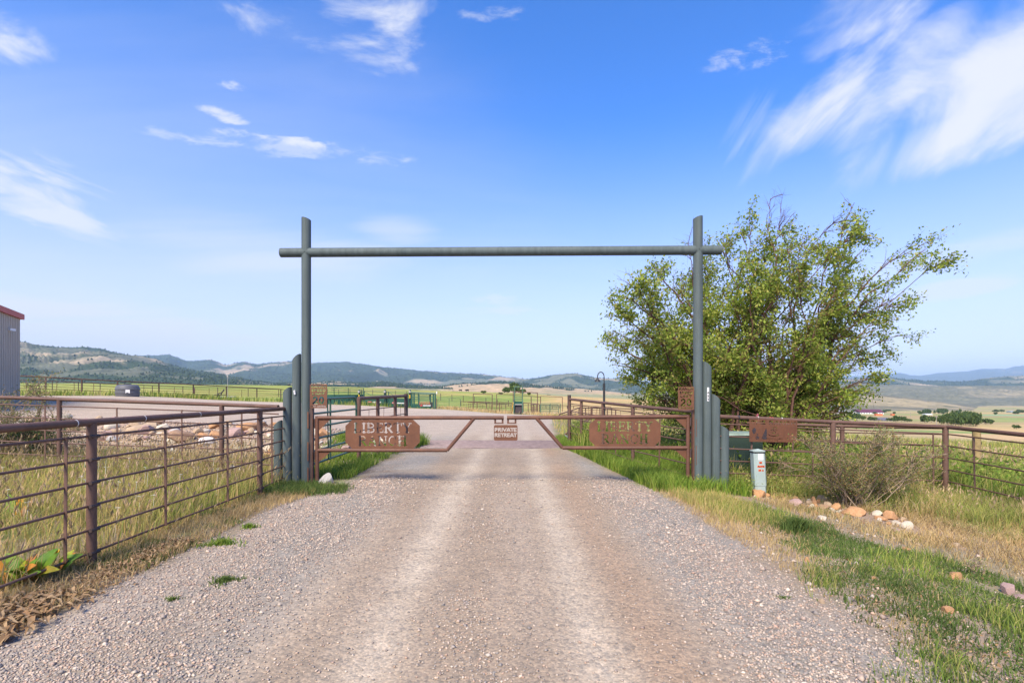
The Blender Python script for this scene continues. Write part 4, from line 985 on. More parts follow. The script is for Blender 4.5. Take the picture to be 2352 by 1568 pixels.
# green tube gate on the left
ga, gb_ = Vector((-3.83, 10.0)), Vector((-3.76, 12.62))
gg = thing('tube_gate', 'green tube gate swung back beside the road behind the left gatepost', 'gate', (ga.x, ga.y, 0))
def gat(t, z): p = ga.lerp(gb_, t); return Vector((p.x, p.y, z))
pts = [gat(0, .33), gat(0, 1.45)] + [gat(.02 + .05 * (1 - cos(a)), 1.45 + .125 * sin(a)) for a in (.5, 1.0, 1.4)] + [gat(.12, 1.578), gat(.88, 1.60)] + [gat(.93 + .05 * sin(a), 1.475 + .125 * cos(a)) for a in (.3, .8, 1.3)] + [gat(1, 1.40), gat(1, .33)]
part('frame', MB().tube(pts, .026, 12), M['green_gate'], gg)
for z in (1.30, 1.04, .81, .575, .33): part('rail', MB().tube([gat(0, z), gat(1, z + .01)], .022, 10), M['green_gate'], gg)
for t in (.30, .36): part('upright', MB().tube([gat(t, .32) + Vector((.02 if t < .33 else .0, 0, 0)), gat(t, 1.585)], .014 if t < .33 else .02, 10), M['dark_green'] if t < .33 else M['green_gate'], gg)

# cattle guard
cg = thing('cattle_guard', 'steel pipe cattle guard set across the gravel road behind the gate', 'cattle guard', (-.7, 16.0, 0))
for i in range(12):
    y = 16.14 + i * .205
    part('bar', MB().tube([(-2.98, y, .0), (1.52, y, -.01)], .030, 8), M['guard_bar'], cg)
for x, mt in ((-2.99, 'graymetal'), (1.53, 'rust_dark')): part('edge_beam', MB().box((x, 17.25, -.02), (.07, 2.5, .12)), M[mt], cg, False)
for y in (16.03, 18.47): part('end_beam', MB().box((-.73, y, -.12), (4.46, .06, .22)), M['rust_dark'], cg, False)
wg = thing('cattle_guard_wing', 'slanting rusty ladder-like wing at the right end of the cattle guard', 'guard wing', (1.6, 16.5, 0))
A0, A1, B0, B1 = Vector((1.60, 16.5, .03)), Vector((2.56, 17.3, .83)), Vector((1.60, 18.4, .03)), Vector((2.56, 17.5, .83))
part('pipe', MB().tube([A0, A1], .035, 10), M['rust'], wg); part('pipe', MB().tube([B0, B1], .035, 10), M['rust'], wg)
for t in (.25, .45, .65): part('rung', MB().bar(A0.lerp(A1, t), B0.lerp(B1, t), .05, .012), M['graymetal'], wg, False)

# ------------------------------------------------------------------ cabinet and pedestal by the right fence
cb = thing('utility_cabinet', 'dark green utility cabinet standing behind the fence by the right pipes', 'cabinet', (4.3, 10.4, -.2))
part('body', MB().box((4.36, 10.63, .30), (1.15, .7, 1.12)), M['deep_green'], cb, False)
part('base', MB().box((4.36, 10.74, -.22), (1.2, .96, .30)), M['deep_green'], cb, False)
part('lid', MB().add([(3.75, 10.25, .865), (4.97, 10.25, .865), (4.97, 11.0, .865), (3.75, 11.0, .865), (3.77, 10.27, .91), (4.95, 10.27, .91), (4.95, 10.98, .90), (3.77, 10.98, .90)], [(3, 2, 1, 0), (4, 5, 6, 7), (0, 1, 5, 4), (1, 2, 6, 5), (2, 3, 7, 6), (3, 0, 4, 7)]), M['cab_top'], cb, False)
part('handle', MB().tube([(4.02, 10.27, -.03), (4.14, 10.27, -.03)], .012, 6), M['graymetal'], cb)
pb = P(1744.5, 1133, 9.45); W_ = .105
pd = thing('utility_pedestal', 'pale green utility pedestal with orange labels in front of the right fence', 'pedestal', (pb.x, pb.y, pb.z))
lean = -.03
def prism(mb, cx, cy, z0, z1, hw, hd, ch, l0, l1):
    prof = [(-hw, -hd + ch), (-hw + ch, -hd), (hw - ch, -hd), (hw, -hd + ch), (hw, hd), (-hw, hd)]; n = len(prof)
    mb.add([(cx + x + l0, cy + y, z0) for x, y in prof] + [(cx + x + l1, cy + y, z1) for x, y in prof], [(i, (i + 1) % n, n + (i + 1) % n, n + i) for i in range(n)] + [tuple(range(n, 2 * n)), tuple(reversed(range(n)))]); return mb
zt = P(1744, 1037, 9.45).z
part('body', prism(MB(), pb.x, pb.y, pb.z + .15, zt, W_, .08, .03, 0, lean), M['pedestal'], pd, False)
part('base', prism(MB(), pb.x, pb.y, pb.z - .2, pb.z + .148, W_ - .006, .075, .03, .004, 0), M['pedestal'], pd, False)
part('band', prism(MB(), pb.x, pb.y, zt - .018, zt + .004, W_ + .004, .084, .03, lean, lean), M['black'], pd, False)
cp = prism(MB(), pb.x, pb.y, zt + .006, zt + .025, W_ + .006, .088, .03, lean, lean); part('cap', cp, M['pedestal'], pd, False)
part('cap_peak', MB().add([(pb.x - .1 + lean, pb.y - .08, zt + .026), (pb.x + .1 + lean, pb.y - .08, zt + .026), (pb.x + .1 + lean, pb.y + .08, zt + .026), (pb.x - .1 + lean, pb.y + .08, zt + .026), (pb.x + lean, pb.y, zt + .055)], [(0, 1, 4), (1, 2, 4), (2, 3, 4), (3, 0, 4)]), M['pedestal'], pd, False)
def sticker(px0, py0, px1, py1, m_, nm='label', txt=None):
    yy = pb.y - .0835; a = P(px0, py1, yy); b = P(px1, py0, yy)
    o = part(nm, MB().box(((a.x + b.x) / 2, yy, (a.z + b.z) / 2), (b.x - a.x, .002, b.z - a.z)), M[m_], pd, False)
    if txt:
        w2, h2 = b.x - a.x, b.z - a.z
        part('lettering', place_sheet(sheet(w2, h2, .0022, lambda U, V: text_mask(U, V, txt, w2 / 2, h2 * .15, w2 * .86, h2 * .7, .22), .0015), (a.x, yy - .002, a.z), (b.x, yy - .002, a.z)), M['black'], o, False)
sticker(1741.3, 1042, 1753.0, 1056, 'white', 'paper_label')
sticker(1743.9, 1059.8, 1750.3, 1064.2, 'orange', 'label', 'SH')
sticker(1739.8, 1068.6, 1756.0, 1072.7, 'orange', 'label', 'RLOTE')
sticker(1742.2, 1077.2, 1748.4, 1081.8, 'orange', 'label', '14')
sticker(1750.6, 1078.2, 1753.9, 1081.8, 'orange', 'label', 'W')

# ------------------------------------------------------------------ stones
def rock_mesh(seed, flat=1.0, sub=3):
    import bmesh
    bm = bmesh.new(); bmesh.ops.create_icosphere(bm, subdivisions=sub, radius=1)
    r = random.Random(seed); ax = [(Vector((r.gauss(0, 1), r.gauss(0, 1), r.gauss(0, 1))).normalized(), r.uniform(.50, .90)) for _ in range(15)]
    for v in bm.verts:
        p = v.co.copy()
        for n, d in ax:                     # planar facets
            k = p.dot(n)
            if k > d: p -= n * (k - d) * .95
        p *= 1 + .06 * (float(vnoise(p.x * 3 + seed, p.y * 3 + p.z * 2)) - .5) + .03 * (float(vnoise(p.x * 9 + seed, p.y * 9 + p.z * 7)) - .5)
        p.z *= flat; v.co = p
    me = bpy.data.meshes.new('stone'); bm.to_mesh(me); bm.free(); smooth_by_angle(me, 32); return me
RK = {}; ROCKXY = []
def rk(i, m_):
    if (i, m_) not in RK:
        me = rock_mesh(i + 5, (.75, .6, .85, .5, .7, .65)[i % 6], 3).copy(); me.materials.append(M[m_]); RK[(i, m_)] = me
    return RK[(i, m_)]
def put_rock(px, py, wpx, hpx, m_, label, i, group=None, name='stone', depth=None):
    b = hit(px, py + hpx * .35); s = wpx / 1200 * b.y / 2 * 1.22; hs = hpx / 1200 * b.y / 2 * 1.3
    o = bpy.data.objects.new(name, rk(i, m_)); C.objects.link(o)
    fl = (.75, .6, .85, .5, .7, .65)[i % 6]
    o.scale = (s * .96, s * random.uniform(.7, .95), max(hs * 1.25, s * .42) / fl); o.rotation_euler = (random.uniform(-.15, .15), random.uniform(-.15, .15), random.uniform(0, 6.28) if abs(wpx - hpx) < 6 else random.choice((0, pi)) + random.uniform(-.3, .3))
    o.location = (b.x, b.y, g1(b.x, b.y) + hs * .42); ROCKXY.append((b.x, b.y, s))
    return tag(o, label, 'stone', group)
R7 = lambda x0, x1, y0, y1: (1722.6 + .1709 * (x0 + x1) / 2, 1091 + .1709 * (y0 + y1) / 2, .1709 * (x1 - x0), .1709 * (y1 - y0))
R8 = lambda x0, x1, y0, y1: (1492.9 + .3652 * (x0 + x1) / 2, 1033.6 + .3652 * (y0 + y1) / 2, .3652 * (x1 - x0), .3652 * (y1 - y0))
ROCKS = [
 (R7(30, 228, 195, 305), 'rock_orange', 'orange-brown boulder right at the foot of the pale green pedestal'),
 (R7(885, 1060, 270, 345), 'rock_tan', 'greyish tan stone at the back top of the stone heap left of the shrub'),
 (R7(810, 905, 305, 400), 'rock_orange', 'rounded tan stone just left of the grey topmost stone in the heap'),
 (R7(755, 835, 335, 410), 'rock_tan', 'leftmost rounded stone of the heap beside the dry grass'),
 (R7(985, 1120, 345, 440), 'rock_tan', 'large smooth tan stone in the middle of the heap'),
 (R7(1120, 1200, 365, 405), 'rock_brown', 'small brown stone tucked behind the bright orange one'),
 (R7(910, 1070, 395, 470), 'rock_brown', 'brownish flat stone below the large smooth tan one'),
 (R7(1085, 1240, 395, 480), 'rock_orange', 'bright orange stone with a shaded right face in the heap'),
 (R7(1240, 1560, 455, 535), 'rock_orange', 'long flat tan-orange stone lying in front of the shrub stems'),
 (R7(1065, 1130, 435, 490), 'rock_pale', 'small pale stone wedged under the bright orange one'),
 (R7(1125, 1215, 468, 510), 'rock_pale', 'flat pale stone lying just below the bright orange one'),
 (R7(1145, 1215, 515, 575), 'rock_orange', 'small square orange stone on bare soil below the heap'),
 (R7(918, 1045, 553, 610), 'rock_pale', 'pale wedge-shaped stone alone at the edge of the green grass'),
 (R7(1645, 1790, 487, 557), 'rock_pale', 'pale grey stone at the left of the group right of the shrub'),
 (R7(1785, 1985, 500, 605), 'rock_orange', 'biggest orange-tan stone in the group right of the shrub'),
 (R7(1685, 1835, 555, 610), 'rock_orange', 'low deep orange stone below the pale grey one'),
 (R7(1900, 2030, 605, 670), 'rock_pale', 'oval cream stone between the big orange one and the cream boulder'),
 (R7(2025, 2195, 632, 735), 'rock_pale', 'rounded cream boulder at the right end of the stone group'),
 (R7(1905, 2035, 722, 760), 'rock_pink', 'flat grey-pink stone below the cream boulder'),
 (R7(520, 720, 335, 415), 'rock_pink', 'thin pink slab sunk in the bare soil between pedestal and heap'),
 (R8(970, 1005, 678, 705), 'rock_orange', 'small orange stone at the gravel edge in the green grass'),
 (R8(1590, 1635, 612, 632), 'rock_orange', 'small salmon stone in the green weeds below the cream boulder'),
 (R8(1875, 1960, 758, 812), 'rock_orange', 'split orange stone left of the small yellow-green sapling'),
 (R8(1838, 1910, 993, 1028), 'rock_orange', 'flat orange-brown stone in the weeds at lower right'),
 (R8(2215, 2300, 838, 915), 'rock_pink', 'large flat reddish slab at the right edge of the picture'),
 (R8(2300, 2370, 915, 945), 'rock_pink', 'reddish slab cut by the right edge below the larger slab'),
 (R8(1060, 1100, 940, 965), 'rock_tan', 'small peach stone on gravel in front of the grass'),
 (R8(1565, 1600, 1035, 1060), 'rock_pale', 'small cream stone among sparse grass low on the right'),
 (R8(1390, 1430, 798, 812), 'rock_orange', 'tiny flat orange stone on bare soil in the green patch'),
 (R8(1910, 1955, 585, 615), 'rock_tan', 'tan stone alone on the dry slope right of the cream boulder'),
 (R8(2065, 2100, 512, 535), 'rock_pale', 'pale stone high on the dry slope near the corner post'),
 (R8(1957, 1990, 1065, 1090), 'rock_tan', 'small peach stone below the flat orange-brown one'),
 ((750, 1103, 36, 24), 'rock_grey', 'whitish rock under the foot of the left gate leaf'),
]
for i, (g_, m_, lb) in enumerate(ROCKS):
    put_rock(g_[0], g_[1], g_[2], g_[3], m_, lb, i % 6)
for i in range(46):      # the small ones between the big stones of the heap
    px = random.choice((random.gauss(1880, 38), random.gauss(1905, 30), random.gauss(2040, 40), random.gauss(1800, 50))); py = 1153 + (px - 1850) * .20 + random.gauss(3, 9)
    mm_, cn = random.choice((('rock_orange', 'orange'), ('rock_tan', 'tan'), ('rock_pale', 'cream'), ('rock_brown', 'brown'))); w_ = random.uniform(5, 14)
    put_rock(px, py, w_, w_ * random.uniform(.5, .8), mm_, 'small %s stone lying loose among the bigger stones below the shrub' % cn, random.randrange(6), 'small %s stones by the shrub' % cn)
R6 = lambda x0, x1, y0, y1: (229.7 + .1709 * (x0 + x1) / 2, 947.4 + .1709 * (y0 + y1) / 2, .1709 * (x1 - x0), .1709 * (y1 - y0))
BANK = [
 (R6(1725, 1960, 205, 340), 'rock_pink', 'large purple-grey boulder on the bank just left of the nearest fence post'),
 (R6(1450, 1660, 255, 340), 'rock_orange', 'rounded salmon boulder on the bank left of the purple one'),
 (R6(1295, 1460, 280, 335), 'rock_orange', 'flat reddish boulder beside the rounded salmon one on the bank'),
 (R6(880, 1240, 235, 400), 'rock_brown', 'broad brown boulder with grass below it on the bank'),
 (R6(350, 700, 160, 260), 'rock_tan', 'wide tan boulder at the top left of the bank'),
 (R6(1300, 1530, 355, 450), 'rock_white', 'whitish boulder standing on gravel low on the bank'),
 (R6(1260, 1390, 210, 290), 'rock_tan', 'tan boulder with green weeds on it near the bank top'),
 (R6(720, 960, 165, 230), 'rock_pale', 'pale angular boulder beside the wide tan one'),
 (R6(90, 240, 320, 385), 'rock_grey', 'grey boulder low at the left end of the bank'),
 (R6(2180, 2330, 420, 510), 'rock_pale', 'cream boulder right beside the shortest green pipe'),
 (R6(2090, 2180, 410, 480), 'rock_pale', 'triangular pale boulder next to the shortest green pipe'),
 (R6(1985, 2080, 215, 290), 'rock_tan', 'tan boulder right of the purple one near the bank top'),
 (R6(1600, 1680, 215, 280), 'rock_pale', 'small cream boulder above the rounded salmon one'),
 ((755, 994, 14, 14), 'rock_white', 'round white stone seen through the green gate, upper of two'),
 ((757, 1012, 16, 12), 'rock_white', 'low white stone seen through the green gate, lower of two')]
for i, (g_, m_, lb) in enumerate(BANK): put_rock(g_[0], g_[1], g_[2], g_[3], m_, lb, i % 6, 'boulders on the stone bank', 'boulder')
cname = dict(rock_tan='tan', rock_pale='cream', rock_orange='orange', rock_grey='grey', rock_brown='brown', rock_pink='pinkish')
mk = ['rock_tan', 'rock_pale', 'rock_orange', 'rock_tan', 'rock_grey', 'rock_brown', 'rock_pink']
for i in range(210):
    x = random.uniform(-14.5, -3.9); y = random.uniform(13.2, 16.3) + (.8 if x > -5 else 0)
    if float(fbm(np.array(x * .7), np.array(y * .9), 2)) < .40: continue
    s = random.choice((.07, .09, .12, .15, .2)) * random.uniform(.8, 1.3)
    mm_ = random.choice(mk); o = bpy.data.objects.new('boulder', rk(random.randrange(6), mm_)); C.objects.link(o)
    o.scale = (s * random.uniform(.9, 1.5), s, s * random.uniform(.8, 1.1)); o.rotation_euler = (random.uniform(-.4, .4), random.uniform(-.4, .4), random.uniform(0, 6.28))
    o.location = (x, y, g1(x, y) + s * .3); tag(o, 'small angular %s stone in the rubble of the bank edging the yard' % cname[mm_], 'stone', 'small %s stones of the rubble bank' % cname[mm_])

# ------------------------------------------------------------------ loose gravel
def stones(name, x, y, s, mt, label, zoff=.25):
    n = len(x); z = G(x, y)
    base = np.array([(1, 0, 0), (0, 1, 0), (-1, 0, 0), (0, -1, 0), (.1, .1, 1), (0, 0, -.6)], float)
    f = np.array([(0, 1, 4), (1, 2, 4), (2, 3, 4), (3, 0, 4), (1, 0, 5), (2, 1, 5), (3, 2, 5), (0, 3, 5)])
    v = base[None] * rng.uniform(.6, 1.25, (n, 6, 3)); v[:, 4, :2] += rng.uniform(-.4, .4, (n, 2)); v[..., 2] *= .65
    a = rng.uniform(0, 6.28, n); c, s_ = np.cos(a), np.sin(a)
    vx = v[..., 0] * c[:, None] - v[..., 1] * s_[:, None]; vy = v[..., 0] * s_[:, None] + v[..., 1] * c[:, None]
    v = np.stack([vx, vy, v[..., 2]], -1) * s[:, None, None] + np.stack([x, y, z + s * zoff], -1)[:, None]
    F = f[None] + (np.arange(n) * 6)[:, None, None]
    o = np_mesh(name, v.reshape(-1, 3), F.reshape(-1, 3), mt); o['kind'] = 'stuff'; return tag(o, label, 'gravel')
def scatter(n, x0, x1, y0, y1, dens, pw=1.0, bare=True):
    y = y0 + (y1 - y0) * rng.random(n) ** pw; x = rng.uniform(x0, x1, n)
    k = rng.random(n) < dens(x, y); x = x[k]; y = y[k]
    if bare and x1 > 3:
        k = rng.random(len(x)) < .45 + .55 * sst(.16, .5, band_d(x, y) + (fbm(x * 2, y * 2, 2) - .5) * .4)
        for cx, cy, r in ROCKXY: k &= np.hypot(x - cx, (y - cy + r * .5) * .8) > r * 1.15
        x = x[k]; y = y[k]
    return x, y
def edge_d(x, y):
    e = np.maximum(sst(-1.5, -2.2, x), sst(1.2, 1.8, x)); c = np.exp(-((x + .35) / .25) ** 2) * .5
    n = sst(.36, .6, fbm(x * 1.5, y * .8, 3))
    tr = np.maximum(np.exp(-((x + .95) / .28) ** 2), np.exp(-((x - .58) / .26) ** 2))
    return np.clip(.10 + e * (.3 + .7 * n) + c * n, 0, 1) * (1 - .75 * tr) * road_mask(x, y, .4)
x, y = scatter(150000, -3.9, 3.1, 2.7, 10.5, edge_d, 1.5)
s = rng.uniform(.005, .013, len(x)) * (1 + (rng.random(len(x)) < .05) * rng.uniform(.3, 1.2, len(x)))
s = s * (1 + np.clip(y - 5, 0, 5) * .08)
stones('gravel', x, y, s, M['gravel'], 'loose grey and tan gravel strewn over the road')
x, y = scatter(16000, 2.0, 8.5, 2.6, 9.0, lambda x, y: .25 + .5 * sst(.45, .6, fbm(x, y, 3)), 1.4)
stones('gravel', x, y, rng.uniform(.006, .016, len(x)) * (1 + (rng.random(len(x)) < .04) * 1.5), M['gravel'], 'small stones scattered through the grassy right verge')
x, y = scatter(9000, -15, -3.6, 11.5, 17.2, lambda x, y: sst(12, 13.5, y) * .9)
stones('gravel', x, y, rng.uniform(.02, .05, len(x)), M['gravel'], 'rubble and pebbles between the boulders of the bank')
x, y = scatter(9000, -4.0, -2.6, 2.7, 17, lambda x, y: .5 + 0 * x)
stones('gravel', x, y, rng.uniform(.006, .012, len(x)), M['gravel'], 'fine gravel along the left edge of the road')

# ------------------------------------------------------------------ grass
def grass(name, x, y, h, w, mt, label, lean=.35, cat='grass', heads=None, wind=(.25, .05)):
    n = len(x); z = G(x, y) - .01
    h = np.broadcast_to(h, (n,)) * rng.uniform(.55, 1.25, n); w = np.broadcast_to(w, (n,)) * rng.uniform(.7, 1.3, n)
    a = rng.uniform(0, 6.28, n); lx = np.cos(a) * lean * rng.random(n) + wind[0] * .4; ly = np.sin(a) * lean * rng.random(n) + wind[1]
    b = rng.uniform(0, 6.28, n); wx, wy = np.cos(b) * w / 2, np.sin(b) * w / 2
    p = np.stack([x, y, z], -1)
    m1 = p + np.stack([lx * h * .30, ly * h * .30, h * .55], -1); tp = p + np.stack([lx * h, ly * h, h * (1 - .25 * (lx ** 2 + ly ** 2))], -1)
    W_ = np.stack([wx, wy, 0 * wx], -1)
    v = np.stack([p - W_, p + W_, m1 - W_ * .75, m1 + W_ * .75, tp], 1)
    f = np.array([(0, 1, 3), (0, 3, 2), (2, 3, 4)]); F = f[None] + (np.arange(n) * 5)[:, None, None]
    o = np_mesh(name, v.reshape(-1, 3), F.reshape(-1, 3), mt); o['kind'] = 'stuff'; tag(o, label, cat)
    if heads:
        k = np.nonzero(rng.random(n) < heads[0])[0]; t = tp[k]; m = len(k); L = heads[1] * rng.uniform(.7, 1.3, m); dd = np.stack([lx[k], ly[k], np.ones(m)], -1); dd /= np.linalg.norm(dd, axis=1)[:, None]
        r = heads[2] * rng.uniform(.6, 1.3, m)
        c = rng.uniform(0, 6.28, m); e = np.stack([np.cos(c) * r, np.sin(c) * r, 0 * r], -1); e2 = np.stack([-np.sin(c) * r, np.cos(c) * r, 0 * r], -1)
        mid = t + dd * (L * .35)[:, None]; v = np.stack([t - dd * (L * .2)[:, None], mid + e, mid - e, mid + e2, mid - e2, t + dd * (L * .8)[:, None]], 1)
        f = np.array([(0, 1, 5), (0, 5, 2), (0, 3, 5), (0, 5, 4)]); F = f[None] + (np.arange(m) * 6)[:, None, None]
        o2 = np_mesh('seed_heads', v.reshape(-1, 3), F.reshape(-1, 3), M['seed']); o2['kind'] = 'stuff'; tag(o2, 'pale seed heads above ' + heads[3], 'grass')
    return o
def clump(x, y, s, lo, hi): return sst(lo, hi, fbm(x * s + 11, y * s + 5, 3))
offroadL = lambda x, y: x < np.interp(y, RL_Y, RL_X) - .05
offroadR = lambda x, y: x > np.interp(y, RR_Y, RR_X) + .0
# left paddock between the two fences
x, y = scatter(52000, -13, -4.15, 2.6, 13.4, lambda x, y: (.35 + .65 * clump(x, y, .9, .3, .55)) * sst(13.6, 12.4, y) * sst(-4.0, -4.7, x) ** .5, 1.1)
grass('grass', x, y, .34, .009, M['grass_mix'], 'half-dry grass in the paddock behind the near left fence', .85, heads=(.10, .09, .011, 'the left paddock'))
x, y = scatter(26000, -13, -4.3, 3, 14, lambda x, y: clump(x, y, .7, .5, .68) * sst(14, 12.8, y))
grass('grass', x, y, .30, .010, M['grass_green'], 'green grass patches in the left paddock', .8)
x, y = scatter(9000, -13, -4.25, 3, 12.8, lambda x, y: .25 + .75 * clump(x, y, .5, .4, .6))
grass('grass', x, y, .55, .006, M['grass_dry'], 'tall straw coloured stalks in the left paddock', .6, heads=(.55, .10, .014, 'the tall stalks of the left paddock'))
# left verge outside the fence
x, y = scatter(15000, -4.5, -3.2, 2.9, 9.6, lambda x, y: offroadL(x, y) * (.3 + .7 * clump(x, y, 1.6, .4, .6)))
grass('grass', x, y, .10, .007, M['grass_dry'], 'short dry grass on the verge outside the near left fence', .9)
x, y = scatter(9000, -4.6, -3.1, 5.0, 9.6, lambda x, y: offroadL(x, y) * clump(x, y, 1.9, .52, .66))
grass('grass', x, y, .08, .009, M['clover'], 'low green weeds on the left verge', .9)
# dark green tuft round the left posts, and grass strip to the cattle guard
def ell(cx, cy, rx, ry): return lambda x, y: sst(1.15, .6, np.sqrt(((x - cx) / rx) ** 2 + ((y - cy) / ry) ** 2) + (fbm(x * 2.5, y * 2.5, 2) - .5) * .6)
x, y = scatter(16000, -5.2, -2.8, 8.0, 10.0, ell(-3.95, 9.15, 1.15, .55))
grass('grass', x, y, .14, .010, M['clover'], 'dark green turf around the foot of the left posts', 1.0)
x, y = scatter(17000, -5.2, -2.5, 10.2, 16.4, lambda x, y: offroadL(x, y) * (.2 + .8 * clump(x, y, .9, .42, .58)) * sst(16.8, 15.8, y))
grass('grass', x, y, .22, .013, M['grass_lush'], 'bright green grass under the green tube gate', .9)
x, y = scatter(2600, -3.4, -2.2, 15.6, 17.8, ell(-3.15, 16.6, .45, .9)); grass('grass', x, y, .38, .018, M['grass_lush'], 'green weeds at the left end of the cattle guard', .5)
x, y = scatter(2600, -4.2, -2.4, 8.8, 15, lambda x, y: offroadL(x + .3, y) * clump(x, y, 1.4, .5, .62)); grass('grass', x, y, .10, .009, M['grass_dry'], 'flattened straw beside the left gatepost', 1.3)
# right, beyond the gate
x, y = scatter(52000, 1.4, 4.6, 9.2, 19.5, lambda x, y: offroadR(x, y) * (.5 + .5 * clump(x, y, .9, .35, .5)), 1.1)
grass('grass', x, y, .30, .013, M['grass_lush'], 'tall bright green grass beyond the right gate leaf', .8)
x, y = scatter(6000, 1.9, 3.0, 13.5, 19, ell(2.45, 16.0, .75, 2.0)); grass('weeds', x, y, .75, .022, M['grass_green'], 'tall leafy weeds around the cattle guard wing', .6, 'weeds')
# dry edge and verge, right foreground
x, y = scatter(26000, 2.2, 5.4, 7.0, 10.0, lambda x, y: offroadR(x - .25, y) * sst(.9, .3, np.abs(x - np.interp(y, [7, 10], [3.1, 3.0])) / 1.0) * (.35 + .65 * clump(x, y, 1.3, .35, .55)))
grass('grass', x, y, .15, .008, M['grass_mix'], 'yellowing grass at the foot of the right gatepost', .6)
x, y = scatter(14000, 2.1, 4.4, 5.0, 9.9, lambda x, y: offroadR(x - .02, y) * sst(1.1, .2, x - np.interp(y, RR_Y, RR_X)) * (.3 + .7 * clump(x, y, 1.7, .42, .6)))
grass('grass', x, y, .10, .006, M['grass_dry'], 'dry grass fringe along the right road edge', .8)
def green_band(x, y):
    c = np.interp(y, [2.6, 4, 5.5, 7, 8.2], [3.35, 3.7, 4.0, 3.9, 3.5]); wd = np.interp(y, [2.6, 4, 5.5, 7, 8.2], [1.2, 1.05, 1.05, .75, .5])
    return sst(1.1, .55, np.abs(x - c) / wd + (fbm(x * 2, y * 2, 3) - .5) * 1.1)
x, y = scatter(62000, 2.0, 6.0, 2.5, 8.4, lambda x, y: green_band(x, y) * (.25 + .75 * clump(x, y, 2.2, .38, .55)), 1.2)
grass('grass', x, y, .070, .009, M['clover'], 'low dark green weeds matted over the right verge', .9)
x, y = scatter(24000, 2.2, 6.0, 2.6, 8.6, lambda x, y: green_band(x, y) * clump(x, y, 1.5, .42, .62), 1.2)
grass('grass', x, y, .135, .007, M['grass_green'], 'tufts of green grass on the right verge', .8)
x, y = scatter(16000, 2.7, 8.2, 2.6, 8.6, lambda x, y: offroadR(x, y) * clump(x, y, 1.1, .42, .66), 1.2)
grass('grass', x, y, .075, .006, M['grass_dry'], 'thin dry grass over bare soil right of the road', 1.1)
x, y = scatter(62000, 4.2, 8.8, 3.2, 9.4, lambda x, y: sst(4.6, 6.0, x + (y - 6) * .45) * (.4 + .6 * clump(x, y, 1.3, .35, .6)))
grass('grass', x, y, .13, .007, M['grass_dry'], 'short bleached grass on the slope below the corner post', 1.3, wind=(.1, 0))
x, y = scatter(20000, 4.4, 8.6, 3.4, 9.4, lambda x, y: sst(4.9, 6.4, x + (y - 6) * .45) * clump(x, y, 1.6, .5, .65))
grass('grass', x, y, .13, .007, M['grass_olive'], 'olive weeds scattered over the dry right slope', 1.2, wind=(.1, 0))
far_band = lambda x, y: sst(.30, .75, band_d(x, y)) * (y > np.interp(x, [4, 5.5, 7, 8.4], [9.2, 8.3, 7.6, 7.0]))
x, y = scatter(24000, 3.95, 8.4, 6.8, 10.3, lambda x, y: (.25 + .75 * clump(x, y, 1.4, .38, .58)) * far_band(x, y))
grass('grass', x, y, .30, .008, M['grass_olive'], 'olive grass standing along the right fence', .9, heads=(.03, .08, .009, 'the grass along the right fence'))
x, y = scatter(16000, 3.95, 8.4, 6.8, 10.3, lambda x, y: clump(x, y, 1.1, .45, .6) * far_band(x, y))
grass('grass', x, y, .36, .006, M['grass_dry'], 'straw coloured grass leaning along the right fence', 1.1, heads=(.10, .08, .009, 'the straw along the right fence'))
x, y = scatter(7000, 3.95, 8.4, 8.4, 10.3, lambda x, y: clump(x, y, 1.2, .5, .62) * far_band(x, y))
grass('grass', x, y, .42, .010, M['grass_green'], 'green clumps along the right fence', .8)
def cover(n, x0, x1, y0, y1, dens, size, mt, label, pw=1.2, hgt=.03):
    x, y = scatter(n, x0, x1, y0, y1, dens, pw); z = G(x, y) + hgt * rng.random(len(x))
    v, F = foliage(np.stack([x, y, z], -1), None, size, 1, .004); o = np_mesh('ground_cover', v, F, M[mt]); o['kind'] = 'stuff'; tag(o, label, 'ground cover')
def foliage(pts, dirs, size, n_per, spread, asp=.55):
    m = len(pts); P_ = np.repeat(pts, n_per, 0) + rng.normal(0, spread, (m * n_per, 3)); n = len(P_)
    a = rng.normal(0, 1, (n, 3)); a[:, 2] -= .4; a /= np.linalg.norm(a, axis=1)[:, None]; b = np.cross(a, rng.normal(0, 1, (n, 3))); b /= np.linalg.norm(b, axis=1)[:, None] + 1e-9
    L = (size * rng.uniform(.5, 1.35, n))[:, None]; nn = np.cross(a, b)
    v = np.stack([P_, P_ + a * L * .5 + b * L * asp * .5 + nn * L * .08, P_ + a * L, P_ + a * L * .5 - b * L * asp * .5 + nn * L * .08], 1)
    f = np.array([(0, 1, 2), (0, 2, 3)]); F = f[None] + (np.arange(n) * 4)[:, None, None]
    return v.reshape(-1, 3), F.reshape(-1, 3)
cover(90000, 2.2, 6.6, 2.5, 8.6, lambda x, y: green_band(x, y) * (.2 + .8 * clump(x, y, 2.6, .36, .52)), .020, 'clover', 'matted small-leaved green weeds over the right verge')
cover(30000, 2.6, 8.3, 2.6, 9.4, lambda x, y: offroadR(x, y) * (.2 + .8 * clump(x, y, 1.8, .4, .6)), .026, 'litter', 'dry leaf scraps and straw bits over the right verge', 1.2, .015)
cover(16000, -4.6, -3.2, 3.0, 9.8, lambda x, y: offroadL(x, y) * (.3 + .7 * clump(x, y, 1.8, .4, .6)), .022, 'litter', 'dry leaf scraps along the left verge', 1.2, .015)
tall = lambda x, y: clump(x, y, 1.1, .46, .58) * (x < y * 1.1)
cover(26000, 4.2, 15, 10.2, 19, tall, .085, 'grass_lush', 'leafy green weeds standing in the hollow behind the right fence', 1.2, .75)
